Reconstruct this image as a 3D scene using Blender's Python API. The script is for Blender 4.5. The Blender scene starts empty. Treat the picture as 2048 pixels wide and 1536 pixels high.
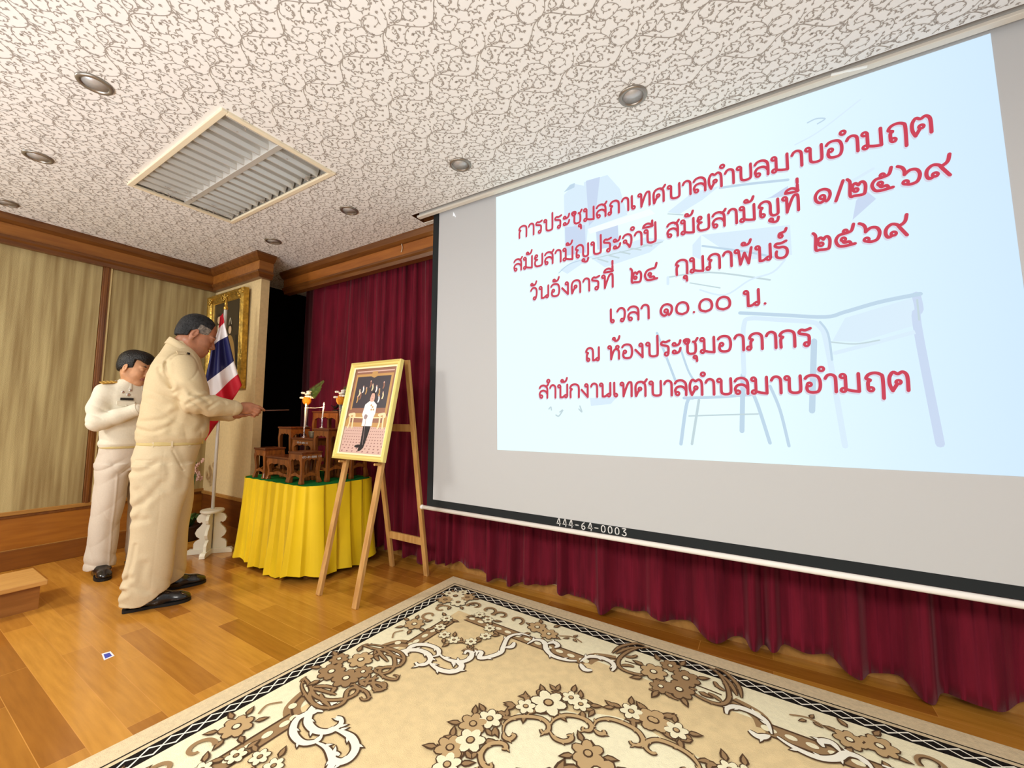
import bpy, bmesh, math, random
import numpy as np
from mathutils import Vector, Matrix
from mathutils.geometry import tessellate_polygon
random.seed(7); RNG = np.random.default_rng(7)
SC = bpy.context.scene
COL = SC.collection
PI = math.pi

# ------------------------------------------------------------------ camera
F_PX = 817.72
YAW, PITCH, ROLL = math.radians(31.486), math.radians(4.637), math.radians(0.423)
CAM = np.array([0.0, 0.0, 1.15])
def cam_axes():
    f = np.array([-math.sin(YAW)*math.cos(PITCH), math.cos(YAW)*math.cos(PITCH), math.sin(PITCH)])
    r = np.array([math.cos(YAW), math.sin(YAW), 0.0]); u = np.cross(r, f)
    return r*math.cos(ROLL)+u*math.sin(ROLL), -r*math.sin(ROLL)+u*math.cos(ROLL), f
R_, U_, F_ = cam_axes()
cd = bpy.data.cameras.new('camera'); cam = bpy.data.objects.new('camera', cd); COL.objects.link(cam)
cd.sensor_width = 36; cd.sensor_fit = 'HORIZONTAL'; cd.lens = F_PX/2048*36; cd.clip_start = 0.05; cd.clip_end = 60
cam.matrix_world = Matrix(((R_[0],U_[0],-F_[0],CAM[0]),(R_[1],U_[1],-F_[1],CAM[1]),(R_[2],U_[2],-F_[2],CAM[2]),(0,0,0,1)))
SC.camera = cam
# measuring helpers: where a sight line of the photograph meets a real surface
def ray(x, y): return R_*((x-1024)/F_PX) - U_*((y-768)/F_PX) + F_
def onz(x, y, z=0.0):
    d = ray(x, y); return CAM + d*((z-CAM[2])/d[2])
def ony(x, y, Y):
    d = ray(x, y); return CAM + d*(Y/d[1])

# ------------------------------------------------------------------ world, lights, exposure
def lin(c):
    return tuple(((v/255)/12.92 if v/255 <= .04045 else ((v/255+.055)/1.055)**2.4) for v in c)
w = bpy.data.worlds.new('hall_ambient'); SC.world = w; w.use_nodes = True
bg = w.node_tree.nodes['Background']; bg.inputs[0].default_value = (1.0, .97, .93, 1); bg.inputs[1].default_value = 0.50
SC.view_settings.view_transform = 'Standard'; SC.view_settings.look = 'None'
SC.view_settings.exposure = 0.0; SC.view_settings.gamma = 1.0
try: SC.view_settings.use_curve_mapping = False
except Exception: pass
def area(name, loc, target, size, power, col, sy=None):
    l = bpy.data.lights.new(name, 'AREA'); l.energy = power; l.color = col; l.size = size
    if sy: l.shape = 'RECTANGLE'; l.size_y = sy
    o = bpy.data.objects.new(name, l); COL.objects.link(o); o.location = loc
    o.rotation_euler = (Vector(target)-Vector(loc)).to_track_quat('-Z', 'Y').to_euler(); return o
# ceiling lights of the hall in front of the stage, behind the photographer
area('hall_light', (-4.5, -1.5, 2.75), (-3.2, 1.3, 0.8), 0.6, 115, (1.0, .96, .88), 1.2)
area('hall_light', (-0.6, -2.2, 3.2), (-0.8, 1.6, 0.3), 0.6, 122, (1.0, .96, .90), 1.2)
area('hall_light', (1.9, -2.4, 3.2), (0.4, 1.8, 0.3), 0.6, 80, (1.0, .95, .87), 1.2)
# added upward fill lamp that brightens the ceiling, standing in for floor bounce
area('ceiling_fill', (-1.2, -2.2, -0.3), (-1.2, 0.2, 2.6), 5.0, 122, (.94, .97, 1.0), 2.0).data.spread = math.radians(125)

# ------------------------------------------------------------------ materials
MATS = {}
def mat(name, col, rough=.6, spec=.4, metal=0, noise=0, nscale=30, bump=0, bscale=80, coat=0, sheen=0, col2=None, emit=None, estr=1, stretch=None, trans=0):
    if name in MATS: return MATS[name]
    m = bpy.data.materials.new(name); m.use_nodes = True; nt = m.node_tree; N = nt.nodes; L = nt.links
    b = N['Principled BSDF']; c = (*lin(col), 1)
    b.inputs['Base Color'].default_value = c; b.inputs['Roughness'].default_value = rough; b.inputs['Metallic'].default_value = metal
    b.inputs['Specular IOR Level'].default_value = spec
    if coat: b.inputs['Coat Weight'].default_value = coat; b.inputs['Coat Roughness'].default_value = .12
    if sheen: b.inputs['Sheen Weight'].default_value = sheen; b.inputs['Sheen Roughness'].default_value = .4; b.inputs['Sheen Tint'].default_value = (*[min(1, v*1.2+.25) for v in lin(col)], 1)
    if trans: b.inputs['Transmission Weight'].default_value = trans
    if emit: b.inputs['Emission Color'].default_value = (*lin(emit), 1); b.inputs['Emission Strength'].default_value = estr
    tc = N.new('ShaderNodeTexCoord'); mp = N.new('ShaderNodeMapping'); L.new(tc.outputs['Object'], mp.inputs[0])
    if stretch: mp.inputs['Scale'].default_value = stretch
    if noise or col2:
        n = N.new('ShaderNodeTexNoise'); n.inputs['Scale'].default_value = nscale; n.inputs['Detail'].default_value = 4
        L.new(mp.outputs[0], n.inputs['Vector'])
        mx = N.new('ShaderNodeMix'); mx.data_type = 'RGBA'
        c2 = col2 if col2 else tuple(max(0, v*(1-noise)) for v in col)
        mx.inputs['A'].default_value = c; mx.inputs['B'].default_value = (*lin(c2), 1)
        rp = N.new('ShaderNodeMapRange'); rp.inputs[1].default_value = .35; rp.inputs[2].default_value = .65
        L.new(n.outputs['Fac'], rp.inputs[0]); L.new(rp.outputs[0], mx.inputs['Factor']); L.new(mx.outputs['Result'], b.inputs['Base Color'])
    if bump:
        n2 = N.new('ShaderNodeTexNoise'); n2.inputs['Scale'].default_value = bscale; n2.inputs['Detail'].default_value = 3
        L.new(mp.outputs[0], n2.inputs['Vector'])
        bp = N.new('ShaderNodeBump'); bp.inputs['Strength'].default_value = bump; bp.inputs['Distance'].default_value = .01
        L.new(n2.outputs['Fac'], bp.inputs['Height']); L.new(bp.outputs[0], b.inputs['Normal'])
    MATS[name] = m; return m
def wood(name, c1, c2, axis=0, rough=.35, coat=.3, scale=14):
    st = [10, 10, 10]; st[axis] = 1.0
    return mat(name, c1, rough=rough, col2=c2, nscale=scale*.25, stretch=tuple(st), coat=coat, bump=.05, bscale=20)
def flat(name, col, strength=1.0):
    if name in MATS: return MATS[name]
    m = bpy.data.materials.new(name); m.use_nodes = True; N = m.node_tree.nodes; b = N['Principled BSDF']
    b.inputs['Base Color'].default_value = (.02, .02, .02, 1); b.inputs['Specular IOR Level'].default_value = 0; b.inputs['Roughness'].default_value = 1
    b.inputs['Emission Color'].default_value = (*lin(col), 1); b.inputs['Emission Strength'].default_value = strength
    MATS[name] = m; return m

# ------------------------------------------------------------------ mesh builder
def link_mesh(name, V, Fc, mats, parent=None, mi=None, smooth=False, off=None):
    me = bpy.data.meshes.new(name)
    V = np.asarray(V, float)
    if off is not None: V = V - np.asarray(off, float)
    me.from_pydata(V.tolist(), [], Fc)
    for m in (mats if isinstance(mats, (list, tuple)) else [mats]): me.materials.append(m)
    if mi is not None: me.polygons.foreach_set('material_index', np.asarray(mi, np.int32))
    if smooth: me.polygons.foreach_set('use_smooth', np.ones(len(me.polygons), bool))
    me.update()
    o = bpy.data.objects.new(name, me); COL.objects.link(o)
    if parent is not None: o.parent = parent
    return o
def tag(o, label=None, cat=None, group=None, kind=None):
    if label: o['label'] = label
    if cat: o['category'] = cat
    if group: o['group'] = group
    if kind: o['kind'] = kind
    return o
def thing(name, label, cat, loc=(0, 0, 0), rz=0, group=None):
    o = bpy.data.objects.new(name, None); COL.objects.link(o); o.empty_display_size = .1
    o.location = loc; o.rotation_euler = (0, 0, rz); return tag(o, label, cat, group)
def copy_tree(o, parent=None):
    c = o.copy(); COL.objects.link(c)
    if parent is not None: c.parent = parent
    for ch in list(o.children): copy_tree(ch, c)
    return c
class MB:
    def __init__(s): s.v = []; s.f = []; s.m = []
    def add(s, V, Fs, m=0):
        n = len(s.v); s.v += [tuple(map(float, p)) for p in V]
        for f in Fs: s.f.append([i+n for i in f]); s.m.append(m)
        return s
    def box(s, lo, hi, m=0, R=None, c=None):
        x0, y0, z0 = lo; x1, y1, z1 = hi
        V = [(x0,y0,z0),(x1,y0,z0),(x1,y1,z0),(x0,y1,z0),(x0,y0,z1),(x1,y0,z1),(x1,y1,z1),(x0,y1,z1)]
        if R is not None: V = [tuple(R @ Vector(p)+Vector(c or (0,0,0))) for p in V]
        return s.add(V, [(0,3,2,1),(4,5,6,7),(0,1,5,4),(1,2,6,5),(2,3,7,6),(3,0,4,7)], m)
    def bar(s, a, b, wx, wy, m=0, up=(0, 0, 1)):
        a = np.array(a, float); b = np.array(b, float); d = b-a; d /= np.linalg.norm(d)
        u = np.array(up, float); r = np.cross(d, u)
        if np.linalg.norm(r) < 1e-5: r = np.cross(d, (1, 0, 0))
        r /= np.linalg.norm(r); q = np.cross(r, d)
        V = []
        for P in (a, b):
            for sx, sy in ((-1,-1),(1,-1),(1,1),(-1,1)): V.append(P+r*sx*wx/2+q*sy*wy/2)
        return s.add(V, [(3,2,1,0),(4,5,6,7),(0,1,5,4),(1,2,6,5),(2,3,7,6),(3,0,4,7)], m)
    def tube(s, pts, r, n=10, m=0, caps=True):
        P = [np.array(p, float) for p in pts]; K = len(P)
        rr = r if isinstance(r, (list, tuple, np.ndarray)) else [r]*K
        V = []; prev = None
        for i in range(K):
            d = P[min(i+1, K-1)]-P[max(i-1, 0)]; d /= (np.linalg.norm(d)+1e-12)
            if prev is None:
                t = np.array([0, 0, 1.]) if abs(d[2]) < .9 else np.array([1., 0, 0]); a = np.cross(d, t)
            else: a = prev-d*np.dot(prev, d)
            a /= (np.linalg.norm(a)+1e-12); prev = a; b = np.cross(d, a)
            for k in range(n):
                t = 2*PI*k/n; V.append(P[i]+(a*math.cos(t)+b*math.sin(t))*rr[i])
        Fs = [(i*n+k, i*n+(k+1) % n, (i+1)*n+(k+1) % n, (i+1)*n+k) for i in range(K-1) for k in range(n)]
        if caps: Fs += [tuple(range(n-1, -1, -1)), tuple((K-1)*n+k for k in range(n))]
        return s.add(V, Fs, m)
    def lathe(s, prof, c=(0, 0, 0), n=24, m=0, sx=1, sy=1):
        V = []; K = len(prof)
        for r, z in prof:
            for k in range(n):
                t = 2*PI*k/n; V.append((c[0]+r*math.cos(t)*sx, c[1]+r*math.sin(t)*sy, c[2]+z))
        Fs = [(i*n+k, i*n+(k+1) % n, (i+1)*n+(k+1) % n, (i+1)*n+k) for i in range(K-1) for k in range(n)]
        if prof[0][0] > 1e-4: Fs.append(tuple(range(n-1, -1, -1)))
        if prof[-1][0] > 1e-4: Fs.append(tuple((K-1)*n+k for k in range(n)))
        return s.add(V, Fs, m)
    def prism(s, poly, A, B, N, o, d, m=0):
        # polygon (a,b) in plane A,B through o, extruded by d along N; caps tessellated
        A = np.array(A, float); B = np.array(B, float); N = np.array(N, float); o = np.array(o, float); n = len(poly)
        V = [o+A*a+B*b for a, b in poly]+[o+A*a+B*b+N*d for a, b in poly]
        T = tessellate_polygon([[Vector((a, b, 0)) for a, b in poly]])
        Fs = [tuple(t) for t in T]+[tuple(i+n for i in reversed(t)) for t in T]
        Fs += [(i, (i+1) % n, (i+1) % n+n, i+n) for i in range(n)]
        return s.add(V, Fs, m)
    def ball(s, c, r, n=10, m=0):
        rx, ry, rz = r if isinstance(r, (tuple, list)) else (r, r, r); V = []
        for i in range(n+1):
            a = PI*i/n
            for k in range(2*n):
                t = PI*k/n; V.append((c[0]+rx*math.sin(a)*math.cos(t), c[1]+ry*math.sin(a)*math.sin(t), c[2]+rz*math.cos(a)))
        return s.add(V, [(i*2*n+k, (i+1)*2*n+k, (i+1)*2*n+(k+1) % (2*n), i*2*n+(k+1) % (2*n)) for i in range(n) for k in range(2*n)], m)
    def build(s, name, mats, parent=None, smooth=False, off=None, bevel=0, fix=True):
        o = link_mesh(name, s.v, s.f, mats, parent, s.m, smooth, off)
        if fix:
            bm = bmesh.new(); bm.from_mesh(o.data); bmesh.ops.recalc_face_normals(bm, faces=bm.faces); bm.to_mesh(o.data); bm.free()
        if bevel:
            md = o.modifiers.new('soft_edges', 'BEVEL'); md.width = bevel; md.segments = 2; md.limit_method = 'ANGLE'
        if smooth and bevel == 0:
            for p in o.data.polygons: p.use_smooth = True
        return o
def crom(pts, n=6, closed=False):
    P = np.array(pts, float); K = len(P)
    if K < 3: return P
    out = []
    rng = K if closed else K-1
    for i in range(rng):
        if closed: p0, p1, p2, p3 = P[(i-1) % K], P[i], P[(i+1) % K], P[(i+2) % K]
        else: p0, p1, p2, p3 = P[max(i-1, 0)], P[i], P[i+1], P[min(i+2, K-1)]
        for t in np.arange(n)/n:
            out.append(.5*((2*p1)+(-p0+p2)*t+(2*p0-5*p1+4*p2-p3)*t*t+(-p0+3*p1-3*p2+p3)*t**3))
    if not closed: out.append(P[-1])
    return np.array(out)
class Flat2D:
    """flat artwork: ribbons, discs and polygons in a plane, each with its own material"""
    def __init__(s): s.v = []; s.f = []; s.m = []; s.k = 0
    def raw(s, V, Fs, m, h):
        s.k = (s.k+1) % 29; h = h+s.k*.012   # overlapping pieces never share one plane
        n = len(s.v); hh = np.broadcast_to(np.asarray(h, float), (len(V),)); s.v += [(float(p[0]), float(p[1]), float(q)) for p, q in zip(V, hh)]
        for f in Fs: s.f.append([i+n for i in f]); s.m.append(m)
    def ribbon(s, pts, w, m=0, h=0., smooth=True, n=5, closed=False, taper=None):
        P = crom(pts, n, closed) if smooth else np.array(pts, float)
        K = len(P)
        if closed: T = np.roll(P, -1, 0)-np.roll(P, 1, 0)
        else:
            T = np.empty_like(P); T[1:-1] = P[2:]-P[:-2] if K > 2 else 0; T[0] = P[1]-P[0]; T[-1] = P[-1]-P[-2]
        T /= (np.linalg.norm(T, axis=1)[:, None]+1e-12); Nn = np.stack([-T[:, 1], T[:, 0]], 1)
        ww = np.full(K, w/2)
        if taper is not None: ww = w/2*np.interp(np.linspace(0, 1, K), np.linspace(0, 1, len(taper)), taper)
        V = np.concatenate([P+Nn*ww[:, None], P-Nn*ww[:, None]])
        Fs = [(i, i+1, K+i+1, K+i) for i in range(K-1)]
        if closed: Fs.append((K-1, 0, K, 2*K-1))
        gr = np.linspace(0, .3, K); s.raw(V, Fs, m, h+np.concatenate([gr, gr])*(not closed))
        if not closed and taper is None:
            s.disc(P[0], w/2, m, h, 8); s.disc(P[-1], w/2, m, h, 8)
    def disc(s, c, r, m=0, h=0., n=14, ry=None, rot=0):
        ry = r if ry is None else ry; ca, sa = math.cos(rot), math.sin(rot)
        V = []
        for k in range(n):
            a = r*math.cos(2*PI*k/n); b = ry*math.sin(2*PI*k/n); V.append((c[0]+a*ca-b*sa, c[1]+a*sa+b*ca))
        s.raw(V, [tuple(range(n))], m, h)
    def ring(s, c, r, w, m=0, h=0., n=18):
        a = np.arange(n)*2*PI/n; d = np.stack([np.cos(a), np.sin(a)], 1)
        V = np.concatenate([np.array(c)+d*(r+w/2), np.array(c)+d*(r-w/2)])
        s.raw(V, [(i, (i+1) % n, n+(i+1) % n, n+i) for i in range(n)], m, h)
    def poly(s, pts, m=0, h=0., smooth=False, n=4):
        P = crom(pts, n, True) if smooth else np.array(pts, float)
        T = tessellate_polygon([[Vector((p[0], p[1], 0)) for p in P]])
        s.raw(P, [tuple(t) for t in T], m, h)
    def leaf(s, p, ang, L, W, m=0, h=0.):
        c, si = math.cos(ang), math.sin(ang); pr = [(0, 0), (.3, .5), (.6, .42), (1, 0), (.6, -.42), (.3, -.5)]
        s.raw([(p[0]+a*L*c-b*W*si, p[1]+a*L*si+b*W*c) for a, b in pr], [(0, 1, 5), (1, 2, 4, 5), (2, 3, 4)], m, h)
# ================================================================== the room
XL = -4.773; ZC = 2.62; YP = 1.925; XP = -3.89
M_corn = wood('cornice_wood', (116, 70, 26), (96, 54, 18), 1, .4, .2)
M_cornx = wood('cornice_wood_along', (116, 70, 26), (96, 54, 18), 0, .4, .2)
M_cornl = wood('cornice_band_wood', (160, 102, 40), (142, 86, 32), 1, .4, .2)
M_wains = wood('wainscot_wood', (176, 112, 36), (160, 98, 30), 1, .4, .25)
M_base = wood('skirting_wood', (140, 84, 28), (124, 72, 24), 1, .4, .2)
M_rail = wood('rail_wood', (176, 128, 62), (160, 112, 52), 1, .45, .1)
M_bat = wood('batten_wood', (128, 78, 30), (108, 62, 24), 2, .35, .3)
M_cream = mat('cream_strip', (226, 206, 150), .6)
M_pillar = mat('pillar_paper', (222, 198, 148), .75, .2, bump=.25, bscale=220, noise=.04, nscale=40)
# -- floor: glossy boards running along the screen wall
def floor_material():
    m = bpy.data.materials.new('floor_boards'); m.use_nodes = True; nt = m.node_tree; N = nt.nodes; L = nt.links; b = N['Principled BSDF']
    tc = N.new('ShaderNodeTexCoord'); br = N.new('ShaderNodeTexBrick'); L.new(tc.outputs['Object'], br.inputs['Vector'])
    br.offset = .37; br.offset_frequency = 2; br.squash = 1
    for k, v in (('Scale', 1.0), ('Mortar Size', .0012), ('Mortar Smooth', .1), ('Bias', 0.0), ('Brick Width', .86), ('Row Height', .105)): br.inputs[k].default_value = v
    br.inputs['Color1'].default_value = (*lin((156, 96, 30)), 1); br.inputs['Color2'].default_value = (*lin((208, 148, 58)), 1); br.inputs['Mortar'].default_value = (*lin((212, 150, 70)), 1)
    mp = N.new('ShaderNodeMapping'); mp.inputs['Scale'].default_value = (1.3, 14, 1); L.new(tc.outputs['Object'], mp.inputs[0])
    n = N.new('ShaderNodeTexNoise'); n.inputs['Scale'].default_value = 3.5; n.inputs['Detail'].default_value = 5; L.new(mp.outputs[0], n.inputs['Vector'])
    mx = N.new('ShaderNodeMix'); mx.data_type = 'RGBA'; mx.blend_type = 'MULTIPLY'; mx.inputs['Factor'].default_value = .55
    cr = N.new('ShaderNodeValToRGB'); cr.color_ramp.elements[0].position = .3; cr.color_ramp.elements[0].color = (.62, .55, .45, 1); cr.color_ramp.elements[1].position = .7; cr.color_ramp.elements[1].color = (1, 1, 1, 1)
    L.new(n.outputs['Fac'], cr.inputs[0]); L.new(br.outputs['Color'], mx.inputs['A']); L.new(cr.outputs[0], mx.inputs['B']); L.new(mx.outputs['Result'], b.inputs['Base Color'])
    b.inputs['Roughness'].default_value = .24; b.inputs['Specular IOR Level'].default_value = .45
    b.inputs['Coat Weight'].default_value = .25; b.inputs['Coat Roughness'].default_value = .1
    n2 = N.new('ShaderNodeTexNoise'); n2.inputs['Scale'].default_value = 9; L.new(tc.outputs['Object'], n2.inputs['Vector'])
    bp = N.new('ShaderNodeBump'); bp.inputs['Strength'].default_value = .06; bp.inputs['Distance'].default_value = .02; L.new(n2.outputs['Fac'], bp.inputs['Height']); L.new(bp.outputs[0], b.inputs['Normal'])
    return m
b = MB(); b.box((XL-.1, -1.2, -.05), (3.2, 3.3, 0)); tag(b.build('floor', floor_material()), kind='structure')
# -- left wall: fabric panels between battens, wood below
def fabric_material():
    m = bpy.data.materials.new('wall_fabric'); m.use_nodes = True; nt = m.node_tree; N = nt.nodes; L = nt.links; b = N['Principled BSDF']
    tc = N.new('ShaderNodeTexCoord'); mp = N.new('ShaderNodeMapping'); mp.inputs['Scale'].default_value = (1, 9.5, .45); L.new(tc.outputs['Object'], mp.inputs[0])
    n = N.new('ShaderNodeTexNoise'); n.inputs['Scale'].default_value = 2.1; n.inputs['Detail'].default_value = 3; L.new(mp.outputs[0], n.inputs['Vector'])
    cr = N.new('ShaderNodeValToRGB'); cr.color_ramp.elements[0].position = .36; cr.color_ramp.elements[1].position = .68
    cr.color_ramp.elements[0].color = (*lin((148, 126, 78)), 1); cr.color_ramp.elements[1].color = (*lin((196, 180, 128)), 1)
    L.new(n.outputs['Fac'], cr.inputs[0]); L.new(cr.outputs[0], b.inputs['Base Color'])
    b.inputs['Roughness'].default_value = .55; b.inputs['Sheen Weight'].default_value = .2
    n2 = N.new('ShaderNodeTexNoise'); n2.inputs['Scale'].default_value = 260; L.new(tc.outputs['Object'], n2.inputs['Vector'])
    bp = N.new('ShaderNodeBump'); bp.inputs['Strength'].default_value = .35; bp.inputs['Distance'].default_value = .004; L.new(n2.outputs['Fac'], bp.inputs['Height']); L.new(bp.outputs[0], b.inputs['Normal'])
    return m
Y0 = -1.2
b = MB(); b.box((XL-.12, Y0, 0), (XL-.01, 3.2, ZC+.02)); tag(b.build('wall_left', M_base), kind='structure')
M_fab = fabric_material()
b = MB()
b.box((XL-.012, Y0, .425), (XL, 1.075, 2.41)); b.box((XL-.012, 1.135, .425), (XL, YP, 2.41)); tag(b.build('wall_panel_left', M_fab), kind='structure')
b = MB(); b.box((XL-.012, Y0, .14), (XL+.004, YP, .378)); tag(b.build('trim_1', M_wains), kind='structure')            # wainscot board
b = MB(); b.box((XL-.012, Y0, .398), (XL+.02, YP, .427), 0); b.box((XL-.012, Y0, .376), (XL+.012, YP, .398), 1); tag(b.build('trim_2', [M_rail, M_bat], bevel=.003), kind='structure')
b = MB(); b.box((XL-.012, Y0, 0), (XL+.016, YP, .142), 0); b.box((XL-.012, Y0, .142), (XL+.013, YP, .148), 1); tag(b.build('baseboard_left', [M_base, M_rail], bevel=.003), kind='structure')
b = MB(); b.box((XL-.012, 1.078, .425), (XL+.018, 1.122, 2.41), 0); b.box((XL-.012, 1.090, .425), (XL+.024, 1.110, 2.41), 0); b.box((XL-.012, 1.122, .425), (XL+.012, 1.136, 2.41), 1)
tag(b.build('trim_3', [M_bat, M_cream], bevel=.002), kind='structure')                                                # batten with cream edge
# -- wing wall (the pillar) beside the stage curtain
b = MB(); b.box((XL-.012, YP, .39), (XP, 2.0, ZC+.02)); tag(b.build('wall_wing', M_pillar), kind='structure')
b = MB(); b.box((XL-.012, YP-.004, 0), (XP+.004, 2.004, .385), 0); b.box((XL-.012, YP-.016, .378), (XP+.012, 2.01, .408), 1); b.box((XL-.012, YP-.012, 0), (XP+.01, 2.01, .14), 2)
tag(b.build('baseboard_wing', [wood('wainscot_wood_dark', (120, 66, 20), (104, 54, 16), 0, .4, .25), M_rail, M_base], bevel=.003), kind='structure')
# -- cornices
PROF = [(.0, 2.62), (.10, 2.62), (.10, 2.605), (.085, 2.575), (.062, 2.558), (.05, 2.555), (.05, 2.468), (.066, 2.462), (.066, 2.445), (.05, 2.432), (.042, 2.405), (.0, 2.405)]
def cornice(bm, path, outs):
    """sweep PROF along path (list of xy), outs = outward offset direction at each corner"""
    n = len(PROF); V = []
    for (x, y), (ox, oy) in zip(path, outs):
        for d, z in PROF: V.append((x+ox*d, y+oy*d, z))
    Fs = []; K = len(path)
    base = len(bm.v)
    mi = [0, 0, 0, 0, 0, 1, 0, 0, 0, 0, 0, 0]
    for i in range(K-1):
        for k in range(n): bm.add([V[i*n+k], V[i*n+(k+1) % n], V[(i+1)*n+(k+1) % n], V[(i+1)*n+k]], [(0, 1, 2, 3)], mi[k])
    for i in (0, K-1): bm.add(V[i*n:(i+1)*n], [tuple(range(n))], 0)
b = MB(); cornice(b, [(XL, Y0), (XL, YP), (XP, YP), (XP, 2.0)], [(1, 0), (1, -1), (1, -1), (1, 0)]); tag(b.build('trim_4', [M_corn, M_cornl]), kind='structure')
b = MB(); cornice(b, [(-4.2, 2.35), (3.2, 2.35)], [(0, -1), (0, -1)]); b.box((-4.2, 2.35, 2.405), (3.2, 2.37, 2.62), 0)
tag(b.build('trim_5', [M_cornx, wood('cornice_band_wood_along', (166, 100, 36), (146, 84, 28), 0, .4, .2)]), kind='structure')
# -- back wall behind the curtain and the dark wing space
M_dark = mat('shade_black', (10, 7, 7), .9, .1)  # near-black colour stands in for the shade of the unlit wing
b = MB(); b.box((XL-.1, 3.1, 0), (3.2, 3.2, ZC+.02)); tag(b.build('wall_back', M_dark), kind='structure')
b = MB(); b.box((XL-.01, 2.0, 0), (XL, 3.1, ZC)); tag(b.build('wall_backstage', M_dark), kind='structure')
b = MB(); b.box((-4.2, 2.50, 0), (3.2, 2.515, .07), 0); b.box((-4.2, 2.495, .066), (3.2, 2.515, .072), 1); tag(b.build('baseboard_back', [M_rail, M_cream]), kind='structure')
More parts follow.
